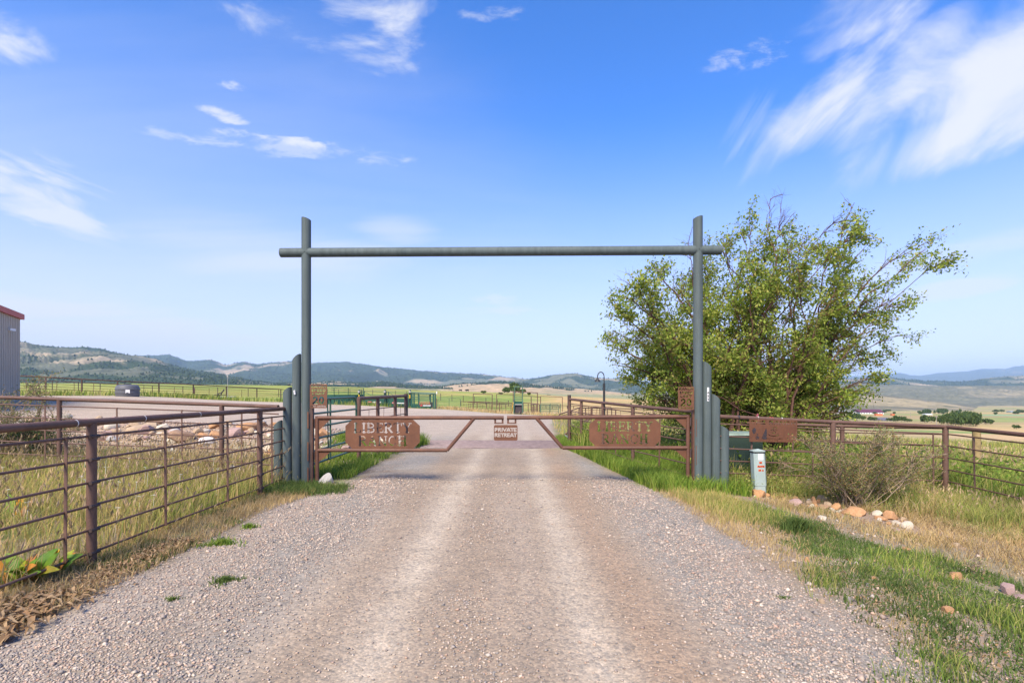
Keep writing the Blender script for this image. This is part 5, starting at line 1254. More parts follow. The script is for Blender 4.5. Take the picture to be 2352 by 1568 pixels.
cover(14000, 4.2, 15, 10.2, 19, lambda x, y: clump(x + 7, y, 1.0, .52, .6) * (x < y * 1.1), .07, 'grass_olive', 'olive leafy weeds mixed into the hollow behind the right fence', 1.2, .8)
cover(9000, 8.4, 12.5, 4, 11, lambda x, y: clump(x, y, 1.2, .46, .58), .07, 'grass_lush', 'leafy weeds outside the corner of the right fence', 1.1, .65)
cover(5000, 1.9, 3.3, 13.5, 18.5, ell(2.5, 16.0, .7, 2.0), .075, 'grass_green', 'leafy upright weeds wrapping the cattle guard wing', 1, .8)
cover(7000, 3.9, 8.4, 9.0, 10.2, lambda x, y: clump(x, y, 1.5, .5, .6), .04, 'grass_olive', 'small-leaved weeds growing through the right fence', 1, .4)
# lush growth behind the right fence
x, y = scatter(60000, 4.0, 15, 10.1, 22, lambda x, y: (.3 + .7 * clump(x, y, .6, .35, .55)) * (x < y * 1.1), 1.25)
grass('grass', x, y, .62, .017, M['grass_green'], 'tall green grass in the hollow behind the right fence', .95, wind=(.5, .1))
x, y = scatter(22000, 4.0, 15, 10.1, 22, lambda x, y: clump(x, y, .8, .5, .62) * (x < y * 1.1), 1.25)
grass('grass', x, y, .70, .010, M['grass_dry'], 'straw coloured plumes waving behind the right fence', .9, heads=(.3, .12, .02, 'the plumes behind the right fence'), wind=(.8, .1))
x, y = scatter(26000, 8.35, 13, 3.5, 12, lambda x, y: .4 + .6 * clump(x, y, .6, .35, .55))
grass('grass', x, y, .62, .013, M['grass_green'], 'tall green grass outside the corner of the right fence', .6, wind=(.5, .1))
x, y = scatter(26000, 8.0, 60, 20, 60, lambda x, y: clump(x, y, .25, .4, .55) * (x < y * 1.05) * (x > y * .35), 1.2)
grass('grass', x, y, .6, .05, M['grass_olive'], 'rough grass on the slope falling away to the valley', .6)
x, y = scatter(15000, 1.8, 22, 18, 60, lambda x, y: (x > np.interp(y, RR_Y, RR_X) + .4) * (.3 + .7 * clump(x, y, .3, .4, .55)) * (x < y * .55), 1.2)
grass('grass', x, y, .35, .03, M['grass_mix'], 'ripening grass right of the road beyond the cattle guard', .5)
# strip of weeds along the far side of the yard
def strip(x, y): 
    u = x / y; far = np.interp(u, [-1.2, -.98, -.75, -.447, -.313, -.147, 0, .1], [46, 46, 46, 62, 58.5, 61, 61, 58])
    return np.exp(-((y - far - 2.0) / 2.2) ** 2)
x, y = scatter(60000, -62, 12, 42, 72, lambda x, y: strip(x, y) * (.25 + .75 * clump(x, y, .3, .4, .55)))
grass('grass', x[x < -10], y[x < -10], .55, .06, M['grass_green'], 'bright weeds along the far left edge of the yard', .5)
grass('grass', x[x >= -10], y[x >= -10], .45, .06, M['grass_dry'], 'pale dry grass along the foot of the corral', .5)
# yarrow heads in the left paddock
yr = MB()
for i in range(70):
    x_ = random.uniform(-9, -4.5); y_ = random.uniform(4, 12); z_ = g1(x_, y_); h_ = random.uniform(.3, .5)
    yr.tube([(x_, y_, z_), (x_ + .03, y_, z_ + h_)], .003, 3, False)
    for k in range(5):
        c = Vector((x_ + .03 + random.uniform(-.03, .03), y_ + random.uniform(-.03, .03), z_ + h_ + random.uniform(0, .012))); r = .012; yr.add([c + Vector((r * cos(a), r * sin(a), 0)) for a in (0, 1.05, 2.1, 3.14, 4.2, 5.2)], [(0, 1, 2, 3, 4, 5)])
o = part('yarrow', yr, M['flower'], None, False); o['kind'] = 'stuff'; tag(o, 'white yarrow heads scattered in the left paddock', 'wildflowers')

# dock plant with big leaves at the left edge, and its dead leaves
def big_leaf(base, tip, w, bend, n=6):
    base = Vector(base); tip = Vector(tip); d = tip - base; side = d.cross(Vector((0, -.6, .8)))
    if side.length < 1e-3: side = Vector((1, 0, 0))
    side.normalize(); up = side.cross(d).normalized(); vs = []; fs = []
    for i in range(n + 1):
        t = i / n; p = base + d * t + up * bend * sin(pi * t) * d.length - Vector((0, 0, bend * .8 * d.length * t * t)); ww = w * (sin(pi * min(1, t * .92 + .06)) ** .8)
        vs += [p - side * ww + up * ww * .25, p, p + side * ww + up * ww * .25]
    for i in range(n): a = 3 * i; fs += [(a, a + 1, a + 4, a + 3), (a + 1, a + 2, a + 5, a + 4)]
    return MB().add(vs, fs)
def dock(px, py, n, label, scale=1.0, seed=0):
    r = random.Random(seed); b = hit(px, py); root = thing('dock_plant', label, 'plant', b, 'dock plants by the left fence')
    for i in range(n):
        a = r.uniform(0, 6.28); L = r.uniform(.13, .32) * scale; el = r.uniform(.5, 1.3)
        base = b + Vector((cos(a) * .06, sin(a) * .06, -.01)); tip = base + Vector((cos(a) * cos(el), sin(a) * cos(el), sin(el))) * L
        part('leaf', big_leaf(base, tip, L * r.uniform(.16, .23), r.uniform(-.05, .2)), M['dock'], root, True)
dock(20, 1345, 11, 'yellow-green dock plant at the far left edge under the bottom rail', 1.0, 1)
dock(75, 1330, 12, 'broad-leaved dock plant tinged orange under the bottom rail', 1.05, 2)
dock(125, 1318, 9, 'smaller dock plant whose leaf hangs over the rail', .95, 3)
dock(30, 1190, 8, 'orange-leaved dock plant deeper in the left paddock', 1.1, 4)
lt = MB()
def curl(x, y, L, w):
    z = g1(x, y) + random.uniform(.005, .05); a = random.uniform(0, 6.28); d = Vector((cos(a), sin(a), 0)); s = Vector((-sin(a), cos(a), 0)); vs = []; n = 4
    for i in range(n + 1):
        t = i / n; p = Vector((x, y, z)) + d * (t - .5) * L + Vector((0, 0, L * .35 * sin(pi * t) * random.uniform(.3, 1))); ww = w * (.35 + sin(pi * t)); tw = random.uniform(-.4, .4)
        vs += [p - s * ww + Vector((0, 0, ww * .5)), p, p + s * ww + Vector((0, 0, ww * (.6 + tw)))]
    fs = []
    for i in range(n): q = 3 * i; fs += [(q, q + 1, q + 4, q + 3), (q + 1, q + 2, q + 5, q + 4)]
    lt.add(vs, fs)
for i in range(1500):
    y_ = random.uniform(3.0, 6.0); x_ = random.gauss(-3.78 if y_ < 5 else -3.75, .17 if y_ < 4.8 else .1) - (.0 if y_ < 5.2 else .0)
    if x_ > np.interp(y_, RL_Y, RL_X) + .12: continue
    big = y_ < 4.4; curl(x_, y_, random.uniform(.03, .13) * (1.15 if big else .6), random.uniform(.005, .015) * (1.2 if big else .7))
o = part('leaf_litter', lt, M['litter'], None, True); o['kind'] = 'stuff'; tag(o, 'curled dead brown leaves heaped between the left fence and the gravel', 'dead leaves')
# small green weeds on the gravel
def tuft(px, py, w, n, h, m_, label):
    b = hit(px, py); r = w / 1200 * b.y / 2
    a = rng.uniform(0, 6.28, n); q = r * np.abs(rng.normal(0, .55, n)) * (1 + .5 * np.sin(3 * a + px)); o = grass('weed_tuft', b.x + q * np.cos(a), b.y + q * np.sin(a) * .7, h, .011, M[m_], label, 1.0, 'weed')
tuft(516, 1335, 78, 420, .05, 'clover', 'larger flat green weed growing in the gravel at left')
tuft(396, 1379, 36, 120, .04, 'clover', 'smaller green weed in the gravel nearer the dead leaves')
tuft(505, 1250, 90, 500, .07, 'grass_lush', 'green weed patch at the gravel edge below the left fence')
tuft(572, 1212, 40, 200, .07, 'grass_lush', 'small green weed patch higher up the left gravel edge')
tuft(1798, 1374, 26, 100, .03, 'clover', 'tiny green weed alone in the gravel at right')
tuft(1830, 1222, 70, 900, .20, 'clover', 'bushy bright green herb standing in the right verge')

# ------------------------------------------------------------------ trees and shrubs
def curve_pts(a, b, sag, n, jit, up=.5):
    a = Vector(a); b = Vector(b); d = b - a; L = d.length; side = Vector((random.gauss(0, 1), random.gauss(0, 1), 0)); side = side - d * side.dot(d) / max(L * L, 1e-6)
    pts = []
    for i in range(n + 1):
        t = i / n; p = a + d * t + Vector((0, 0, sag * L * sin(pi * t))) + side * jit * L * sin(pi * t * 1.3) * .5
        if 0 < i < n: p += Vector((random.gauss(0, 1), random.gauss(0, 1), random.gauss(0, 1))) * jit * L * .10
        pts.append(p)
    return pts
def foliage(pts, dirs, size, n_per, spread, asp=.55):
    """leaf rhombs round twig points"""
    m = len(pts); P_ = np.repeat(pts, n_per, 0) + rng.normal(0, spread, (m * n_per, 3)); n = len(P_)
    a = rng.normal(0, 1, (n, 3)); a[:, 2] -= .4; a /= np.linalg.norm(a, axis=1)[:, None]; b = np.cross(a, rng.normal(0, 1, (n, 3))); b /= np.linalg.norm(b, axis=1)[:, None] + 1e-9
    L = (size * rng.uniform(.5, 1.35, n))[:, None]; nn = np.cross(a, b)
    v = np.stack([P_, P_ + a * L * .5 + b * L * asp * .5 + nn * L * .08, P_ + a * L, P_ + a * L * .5 - b * L * asp * .5 + nn * L * .08], 1)
    f = np.array([(0, 1, 2), (0, 2, 3)]); F = f[None] + (np.arange(n) * 4)[:, None, None]
    return v.reshape(-1, 3), F.reshape(-1, 3)
def woody(root, base, targets, nsec, ntw, twlen, leaf_size, nper, spread, mleaf, mbark, r0=.045, lean=(.25, .0), base_sp=.5, leaf_start=.25, seclen=(.5, 1.3), nside=5, bare_tip=0.0, sag=.08, tw_geo=True, clumpy=False):
    br = MB(); tw = MB(); LP = []
    for tg in targets:
        tg = Vector(tg); b = Vector(base) + Vector((random.gauss(0, base_sp), random.gauss(0, base_sp), -.1)); L = (tg - b).length
        pts = curve_pts(b, tg, sag, 10, .10); m = len(pts); rr = r0 * random.uniform(.5, 1.1) * min(1.3, L / 4)
        br.tube(pts, [max(.004, rr * (1 - i / m) ** .8) for i in range(m)], nside, False)
        for k in range(nsec):
            t = random.uniform(leaf_start, 1.0); i = min(int(t * (m - 1)), m - 2); f = t * (m - 1) - i; p = pts[i].lerp(pts[i + 1], f); tan = (pts[i + 1] - pts[i]).normalized()
            d = (tan + Vector((random.gauss(0, .65) + lean[0], random.gauss(0, .65) + lean[1], random.gauss(.1, .5)))).normalized()
            sl = random.uniform(*seclen) * (1.15 - .55 * t); e = p + d * sl; sp_ = curve_pts(p, e, .05, 4, .14); br.tube(sp_, [.011, .009, .007, .005, .003] if r0 > .03 else [.006, .005, .004, .003, .002], 4, False)
            for j in range(ntw):
                tt = random.uniform(.15, 1.0); i2 = min(int(tt * 4), 3); q = sp_[i2].lerp(sp_[i2 + 1], tt * 4 - i2)
                d2 = (d + Vector((random.gauss(0, .8) + lean[0], random.gauss(0, .8), random.gauss(0, .6)))).normalized(); l2 = twlen * random.uniform(.5, 1.3); q2 = q + d2 * l2
                if tw_geo: tw.tube([q, (q + q2) / 2 + Vector((0, 0, .02)), q2], [.003, .0022, .0015], 3, False)
                for c in (.35, .65, 1.0): LP.append(q.lerp(q2, c) if not clumpy or vnoise(q.x * 2.6 + q.y, q.z * 2.6 + q.y * 1.7) > .39 else None)
    part('branches', br, mbark, root); 
    if tw_geo: o = part('twigs', tw, mbark, root)
    pts = np.array([tuple(p) for p in LP if p is not None]); v, F = foliage(pts, None, leaf_size, nper, spread)
    off = np.array(rootloc(root)); o = np_mesh('leaves', v - off, F, mleaf); o.parent = root
    return root
# the big wind-bent tree right of the gate, depth about 14 m
TD = 14.0
tb_ = Vector(((1745 - 1176) / 1200 * TD, TD, g1((1745 - 1176) / 1200 * TD, TD)))
tree = thing('broadleaf_tree', 'large many-stemmed green tree bent by the wind behind the right gatepost', 'tree', tb_)
outl = [(2150, 618), (2118, 572), (2095, 565), (2065, 695), (2050, 765), (2030, 795), (2015, 645), (2010, 700), (1950, 485), (1925, 540), (1880, 496), (1825, 472), (1772, 464), (1790, 520), (1850, 560), (1735, 505), (1700, 520), (1655, 556), (1610, 590), (1560, 578), (1520, 615), (1478, 655), (1440, 660), (1425, 705), (1412, 750), (1402, 795), (1415, 835), (1450, 880), (1475, 920), (1480, 935),
        (1975, 830), (1985, 870), (1960, 905), (1930, 940), (1990, 760), (1960, 620), (1920, 640), (2000, 600), (1968, 560)]
tg = []
for (px, py) in outl: tg.append(P(px, py, TD + random.uniform(-1.2, 1.2)))
inner = [(1500, 700), (1460, 760), (1520, 800), (1470, 850), (1560, 650), (1600, 720), (1640, 640), (1680, 700), (1720, 620), (1760, 680), (1800, 600), (1830, 680), (1880, 620), (1900, 720), (1860, 780), (1920, 800), (1800, 800), (1740, 780), (1680, 820), (1600, 840), (1550, 880), (1900, 880), (1850, 900), (1780, 880), (1700, 900), (1640, 920), (1590, 930), (1880, 560), (1820, 540), (1690, 580), (1420, 760), (1440, 700), (1480, 660), (1530, 620), (1500, 760), (1450, 810), (1560, 800), (1530, 850), (1600, 660), (1640, 780), (1400, 800), (1930, 700), (1540, 740), (1500, 910), (1540, 935), (1620, 780), (1760, 740)]
for (px, py) in inner: tg.append(P(px + random.uniform(-20, 20), py + random.uniform(-20, 20), TD + random.uniform(-2.2, 2.2)))
woody(tree, tb_, tg, 19, 7, .34, .082, 5, .06, M['leaf'], M['bark'], clumpy=True, r0=.038, lean=(.35, 0), base_sp=.75, leaf_start=.20, seclen=(.40, 1.05))
# low skirt of leaves that hides the ground behind the gate and fence
tg2 = [P(px, py, TD + random.uniform(-1.3, 1.3)) for px, py in ((1500, 960), (1540, 950), (1590, 960), (1640, 955), (1700, 950), (1760, 955), (1820, 950), (1880, 950), (1920, 955), (1660, 930), (1730, 925), (1800, 930), (1860, 925), (1560, 970), (1700, 985), (1780, 980), (1850, 975))]
sk = thing('understory_shrub', 'low leafy suckers growing around the foot of the large tree', 'shrub', (tb_.x, tb_.y, tb_.z))
woody(sk, tb_, tg2, 13, 6, .26, .07, 3, .06, M['leaf'], M['bark'], r0=.02, lean=(.1, 0), base_sp=.9, leaf_start=.35, seclen=(.3, .8))
# bare-twigged shrub in front of the right fence
BD = 8.5; b0 = hit(1965, 1165); b0 = Vector((b0.x, b0.y, b0.z))
sh = thing('twiggy_shrub', 'half-dead twiggy shrub in front of the right fence above the stones', 'shrub', b0)
tg3 = [P(random.gauss(1965, 76), random.uniform(985, 1110), b0.y + random.uniform(-.5, .6)) for _ in range(46)] + [P(2068, 1010, b0.y), P(2100, 1105, b0.y), P(1870, 1020, b0.y), P(2058, 1172, b0.y - .4), P(2045, 985, b0.y), P(2090, 1060, b0.y + .2)]
woody(sh, b0, tg3, 8, 5, .12, .028, 3, .035, M['leaf_dull'], M['bark_grey'], r0=.03, lean=(.1, 0), base_sp=.16, leaf_start=.3, seclen=(.12, .38), nside=5)
# shrub at far left
b1 = Vector(((40 - 1176) / 1200 * 11.6, 11.6, g1(-11, 11.6)))
s1 = thing('grey_shrub', 'dusty grey-green shrub at the left edge in front of the metal shed', 'shrub', b1)
woody(s1, b1, [P(random.uniform(-70, 95), random.uniform(868, 980), 11.6 + random.uniform(-.8, .8)) for _ in range(22)] + [P(108, 858, 11.6), P(95, 880, 11.6), P(150, 985, 11.6), P(165, 990, 11.6)], 8, 5, .16, .035, 2, .035, M['leaf_dull'], M['bark_grey'], r0=.03, lean=(.1, 0), base_sp=.5, leaf_start=.3, seclen=(.2, .5))
b2 = Vector(((30 - 1176) / 1200 * 12.2, 12.2, g1(-11.6, 12.2)))
s2 = thing('dark_shrub', 'low dark green shrub under the dusty one at the left edge', 'shrub', b2)
woody(s2, b2, [P(random.uniform(-90, 150), random.uniform(975, 1030), 12.0 + random.uniform(-.8, .8)) for _ in range(30)], 7, 5, .16, .04, 3, .05, M['leaf_dark'], M['bark'], r0=.02, base_sp=.9, leaf_start=.3, seclen=(.2, .5))
# young sapling in the right verge
b3 = hit(2243, 1325); s3 = thing('sapling', 'small yellow-green sapling on the right verge near the reddish slab', 'plant', b3)
woody(s3, b3, [P(2240, 1270, b3.y), P(2222, 1290, b3.y), P(2268, 1305, b3.y), P(2250, 1285, b3.y), P(2236, 1300, b3.y)], 4, 2, .03, .016, 3, .015, M['grass_olive'], M['bark_grey'], r0=.02, base_sp=.01, seclen=(.03, .08))

# ------------------------------------------------------------------ far trees
def crown_mesh(seed, n=420):
    r = np.random.default_rng(seed); c = r.normal(0, 1, (n, 3)); c /= np.linalg.norm(c, axis=1)[:, None]; lob = r.normal(0, .45, (7, 3)); lob[:, 2] = np.abs(lob[:, 2]) * .6
    p = lob[r.integers(0, 7, n)] + c * r.uniform(.3, .62, (n, 1)); p[:, 2] = (p[:, 2] + .9) * .58
    a = r.normal(0, 1, (n, 3)); a /= np.linalg.norm(a, axis=1)[:, None]; b = np.cross(a, r.normal(0, 1, (n, 3))); b /= np.linalg.norm(b, axis=1)[:, None]; L = r.uniform(.10, .22, (n, 1))
    v = np.stack([p - a * L, p + b * L * .7, p + a * L, p - b * L * .7], 1); F = np.arange(n * 4).reshape(n, 4)
    return v.reshape(-1, 3), F
CM = []
for sdd in (11, 12, 13):
    v, F = crown_mesh(sdd); o = np_mesh('crown', v, F, M['far_leaf']); me = o.data; bpy.data.objects.remove(o); CM.append(me)
tkm = MB().tube([(0, 0, -.1), (.02, 0, .35), (0, .02, .8)], [.05, .035, .015], 6); _o = part('trunk', tkm, M['bark'], None); TM = _o.data; bpy.data.objects.remove(_o)
def far_tree(px, py, w, hpx, label, group=None, i=0, d=None, name='tree'):
    b = hit(px, py) if d is None else Vector(((px - 1176) / 1200 * d, d, g1((px - 1176) / 1200 * d, d)))
    sw = w / 1200 * b.y / 1.7; shh = hpx / 1200 * b.y / 1.05
    root = thing(name, label, 'tree', b, group); root.scale = (sw, sw, shh); root.rotation_euler = (0, 0, random.uniform(0, 6.28))
    for nm, me in (('crown', CM[i % 3]), ('trunk', TM)):
        o = bpy.data.objects.new(nm, me); C.objects.link(o); o.parent = root
far_tree(1183, 905, 28, 24, 'bushy tree standing behind the loading chute on the meadow edge', None, 0, 230)
far_tree(1165, 905, 16, 14, 'lower bush left of the tree behind the loading chute', None, 1, 226)
far_tree(1200, 905, 18, 12, 'spreading bush right of the tree behind the loading chute', None, 2, 228)
far_tree(1112, 903, 11, 7, 'small round bush on the green meadow', None, 1, 215)
far_tree(1149, 907, 9, 6, 'tiny bush beside the tall pipe frame', None, 2, 200)
far_tree(1215, 908, 9, 7, 'small bush at the right of the meadow tree group', None, 0, 210)
# valley trees on the right
g_ = 'trees around the farms in the valley'
for i in range(34):
    px = random.uniform(2152, 2248); far_tree(px, 0, random.uniform(9, 17), random.uniform(20, 29), 'tall tree of the dense dark grove in the valley', 'trees of the dense valley grove', i, random.uniform(225, 285), 'grove_tree')
VT = [(1952, 300, 16, 14, 'round green tree nearest the large tree, in the row below the fields'), (1968, 300, 18, 15, 'wide green tree left of the shingled house'), (1981, 305, 10, 12, 'darker tree at the right of the pair left of the shingled house'),
 (1999, 320, 12, 9, 'small tree just left of the shingled house roof'), (2008, 318, 9, 8, 'tree touching the left end of the shingled house'), (2046, 310, 12, 9, 'low tree touching the right end of the shingled house'), (2058, 300, 12, 14, 'taller dark tree right of the shingled house'),
 (2070, 305, 16, 12, 'broad tree midway between the shingled house and the dense grove'), (2084, 300, 12, 9, 'low tree right of the broad one before the grove'), (2124, 290, 18, 17, 'bright green tree left of the dense grove'), (2139, 295, 14, 14, 'bright green tree touching the dense grove'),
 (2264, 270, 15, 14, 'dark round tree right of the dense grove'), (2276, 272, 12, 11, 'smaller dark tree at the end right of the grove'), (2335, 200, 12, 9, 'small lone tree near the right picture edge')]
for i, (px, d, w, h_, lb) in enumerate(VT): far_tree(px, 0, w, h_, lb, g_, i, d)
for i in range(26):
    px = random.uniform(2106, 2216); far_tree(px, 0, random.uniform(4, 7), random.uniform(6, 12), 'slender grey-green poplar in the row across the valley', 'poplars across the valley', i, random.uniform(700, 900), 'poplar')
for i in range(16):
    px = random.choice((random.uniform(1960, 2100), random.uniform(2280, 2352))); far_tree(px, 0, random.uniform(5, 12), random.uniform(4, 7), 'low bush on the far valley floor', 'bushes on the far valley floor', i, random.uniform(640, 1100), 'bush')

# ------------------------------------------------------------------ farm buildings in the valley
def house(px, d, wpx, hpx, dep, wallm, roofm, label, roofh=.5, nwin=0, rot=0.0, cat='building', name='farm_building'):
    b = Vector(((px - 1176) / 1200 * d, d, g1((px - 1176) / 1200 * d, d))); w = wpx / 1200 * d; h = hpx / 1200 * d; wh = h * (1 - roofh)
    root = thing(name, label, cat, b); R = Matrix.Rotation(rot, 3, 'Z')
    def tr(mb):
        mb.v = [tuple(b + R @ Vector(v)) for v in mb.v]; return mb
    part('wall', tr(MB().box((0, 0, wh / 2), (w, dep, wh))), M[wallm], root, False)
    o = .4; part('roof', tr(MB().add([(-w / 2 - o, -dep / 2 - o, wh), (w / 2 + o, -dep / 2 - o, wh), (w / 2 + o, dep / 2 + o, wh), (-w / 2 - o, dep / 2 + o, wh), (-w / 2 - o, 0, h), (w / 2 + o, 0, h)], [(0, 1, 5, 4), (2, 3, 4, 5), (0, 4, 3), (1, 2, 5), (3, 2, 1, 0)])), M[roofm], root, False)
    for i in range(nwin):
        x = -w / 2 + w * (i + .5) / nwin; part('window', tr(MB().box((x, -dep / 2 - .02, wh * .55), (w / nwin * .4, .06, wh * .35))), M['chip'], root, False)
    return root
M['maroon'] = simple('maroon_metal_roof', (.12, .035, .055), .5, .1, 1)
M['cream'] = simple('cream_siding', (.62, .58, .50), .8, .1, 1)
M['slate_roof'] = simple('grey_shingle_roof', (.13, .13, .15), .8, .2, 1)
M['container'] = simple('orange_sheet_metal', (.70, .19, .06), .6, .1, 1)
M['bluegrey'] = simple('blue_grey_siding', (.30, .36, .42), .8, .1, 1)
bn = house(1994, 700, 50, 10.5, 18, 'white', 'maroon', 'long white barn with a maroon roof across the valley', .62, 9, -.10)
house(1951, 700, 18, 6, 12, 'cream', 'graymetal', 'pale low shed left of the maroon-roofed barn', .35, 3)
house(1932, 650, 20, 8, 12, 'white', 'graymetal', 'small white shed half hidden by the large tree', .4, 2)
house(2017.5, 540, 15, 4.3, 3, 'container', 'container', 'longer orange sheet metal shed in the dry valley field', .12)
house(2050, 560, 6, 3.8, 3, 'container', 'container', 'small orange sheet metal shed in the dry valley field', .12)
house(2130, 620, 15, 3.2, 6, 'white', 'white', 'low white shed just above the dense grove', .35)
house(2024, 330, 28, 7, 10, 'cream', 'slate_roof', 'low house with a grey shingle roof among trees below the fence line', .7, 4, .25, 'house', 'house')
house(2322, 950, 10, 3, 10, 'bluegrey', 'bluegrey', 'blue-grey barn at the far right of the valley', .4)
house(2345, 980, 16, 4, 10, 'bluegrey', 'maroon', 'reddish-roofed barn at the right edge of the valley', .5)
# utility poles
def pole(px, d, hgt, label, arm=1.6, thick=.14, m_='bleach', group='utility poles crossing the land'):
    b = Vector(((px - 1176) / 1200 * d, d, g1((px - 1176) / 1200 * d, d))); root = thing('utility_pole', label, 'utility pole', b, group)
    part('pole', MB().tube([b, b + Vector((0, 0, hgt))], [thick, thick * .7], 6), M[m_], root)
    part('crossarm', MB().box(b + Vector((0, 0, hgt * .93)), (arm, .12, .14)), M[m_], root, False)
for px, d, h_, lb in ((2091, 480, 5, 'thin pole standing in the field right of the small orange shed'), (2303, 1500, 22, 'tall thin pole on the sagebrush slope, left of the far right pair'), (2327, 1500, 20, 'tall thin pole on the sagebrush slope, right of the far right pair'), (2113, 1500, 16, 'tall thin pole on the middle of the lower sagebrush ridge'), (2085, 1500, 14, 'thin pole left of its twin on the lower sagebrush ridge'), (2151, 210, 4.5, 'pole with a crossarm rising left of the dense grove'), (1346, 330, 5.5, 'pole on the pale sage flat left of the lamp')):
    pole(px, d, h_, lb)

# ------------------------------------------------------------------ metal shed at the left edge
Cn = Vector((-31.2, 33.0)); dr = Vector((-.489, .872)); ez = 6.62; gz0 = g1(-31, 33) - .8
nr = Cn - dr * 17; nrm = Vector((.872, .489))
M['shed'] = simple('grey_ribbed_cladding', (.42, .37, .305), .5, .08, .6)
M['redtrim'] = simple('red_roof_trim', (.42, .06, .045), .5, .08, 2)
shd = thing('metal_shed', 'grey ribbed metal shed with red roof trim at the left edge', 'shed', (Cn.x, Cn.y, gz0))
vs = []; seg = 56
for i in range(seg + 1):
    for k, (dt, o_) in enumerate(((0, 0), (.10, .0), (.15, .11), (.25, .11))):
        p = nr + dr * (17 * i / seg + dt * 17 / seg / .305 * 1.0 if i < seg else 17) + nrm * (o_ if i < seg else 0); vs.append((p.x, p.y))
n = len(vs); wl = MB().add([(x, y, gz0) for x, y in vs] + [(x, y, ez - .25) for x, y in vs], [(i, i + 1, n + i + 1, n + i) for i in range(n - 1)])
part('ribbed_wall', wl, M['shed'], shd, False)
bk = Cn - nrm * 14; bk2 = nr - nrm * 14
part('back_walls', MB().add([(Cn.x, Cn.y, gz0), (bk.x, bk.y, gz0), (bk2.x, bk2.y, gz0), (nr.x, nr.y, gz0), (Cn.x, Cn.y, ez - .25), (bk.x, bk.y, ez - .25), (bk2.x, bk2.y, ez - .25), (nr.x, nr.y, ez - .25)], [(0, 1, 5, 4), (1, 2, 6, 5), (2, 3, 7, 6)]), M['shed'], shd, False)
def q3(p, z): return Vector((p.x, p.y, z))
e0 = Cn + dr * .25 + nrm * .25; e1 = nr - dr * .3 + nrm * .25
part('eave_trim', MB().add([q3(e0, ez - .30), q3(e1, ez - .30), q3(e1, ez + .02), q3(e0, ez + .02), q3(e0 - nrm * .25, ez - .30), q3(e1 - nrm * .25, ez - .30), q3(e0 - nrm * .25, ez + .02), q3(e1 - nrm * .25, ez + .02)], [(0, 1, 2, 3), (4, 5, 1, 0), (3, 2, 7, 6), (0, 3, 6, 4)]), M['redtrim'], shd, False)
r0_ = e0 - nrm * 7.3; r1_ = e1 - nrm * 7.3; b0_ = e0 - nrm * 14.5; b1_ = e1 - nrm * 14.5
part('roof', MB().add([q3(e0, ez + .03), q3(e1, ez + .03), q3(r1_, ez + 1.6), q3(r0_, ez + 1.6), q3(b0_, ez + .03), q3(b1_, ez + .03)], [(0, 1, 2, 3), (3, 2, 5, 4), (0, 3, 4), (1, 5, 2)]), M['redtrim'], shd, False)
pw = nr.lerp(Cn, .88) + nrm * .2; part('wall_lamp', MB().box((pw.x, pw.y, 5.45), (.25, .35, .14)), M['white'], shd, False)

# ribbed water tank
tkb = P(293, 909.5, 44); tkr = 1.0; gzt = g1(tkb.x, 44)
tk = thing('water_tank', 'dark grey ribbed plastic water tank at the far edge of the yard', 'tank', (tkb.x, 44, gzt))
part('body', MB().lathe((tkb.x, 44, gzt), [(.80, -.05), (.84, .05), (.85, .24), (.89, .27), (.89, .33), (.84, .36), (.85, .56), (.89, .59), (.89, .64), (.84, .68), (.81, .84), (.73, .93), (.6, .97), (.3, 1.0)], 32), M['tank'], tk)
part('lid', MB().lathe((tkb.x, 44, gzt), [(.28, 1.0), (.28, 1.05), (.2, 1.07)], 16), M['black'], tk)
part('label', MB().box((tkb.x + .52, 43.30, gzt + .42), (.30, .02, .3), .62), M['white'], tk, False)

# ------------------------------------------------------------------ far fence along the yard, left
def px_fence(label, pts, posts_px, height, offs, stays_px=(), **kw):
    """pts: (px, top_py, depth)"""
    path = [(((p[0] - 1176) / 1200 * p[2]), p[2]) for p in pts]; tops = [P(p[0], p[1], p[2]).z for p in pts]
    L = [0]
    for i in range(1, len(path)): L.append(L[-1] + math.dist(path[i], path[i - 1]))
    def s_of(px):
        u = (px - 1176) / 1200
        for i in range(1, len(path)):
            (xa, ya), (xb, yb) = path[i - 1], path[i]; fa = xa - u * ya; fb = xb - u * yb
            if fa * fb <= 1e-9: return L[i - 1] + (L[i] - L[i - 1]) * (fa / (fa - fb) if fa != fb else 0)
        return L[-1]
    return fence(label, path, tops, offs, [s_of(p) for p in posts_px], [s_of(p) for p in stays_px], **kw)
px_fence('long rusty pipe fence bordering the meadow behind the water tank', [(-40, 861, 46), (60, 863.5, 47), (270, 875, 53), (430, 882.5, 60), (650, 894, 75)], [10, 105, 188, 270, 365, 444, 520, 590, 645], 1.4,
         [-.35, -.6, -.85, -1.1, -1.35], [60, 130, 170, 215, 330, 400, 480, 555], top_r=.055, rail_r=.02, post_r=.07, nrail=6, stay_w=.05)
px_fence('thin second fence line seen behind the tank and meadow edge', [(-40, 868, 70), (300, 883, 78), (700, 896, 95)], [40, 120, 180, 230, 300, 350, 420, 500, 570, 640], 1.3, [-.4, -.8, -1.1], top_r=.04, rail_r=.02, post_r=.05, nrail=6, matr='rust_dark')
# weather mast on the fence
b = Vector(((523 - 1176) / 1200 * 66, 66, g1(-36, 66))); ms = thing('white_mast', 'thin white mast rising above the far fence', 'mast', b)
part('mast', MB().tube([b, b + Vector((0, 0, 2.9))], .035, 6), M['graymetal'], ms); part('mast_head', MB().box(b + Vector((0, 0, 2.95)), (.16, .16, .3)), M['graymetal'], ms, False)
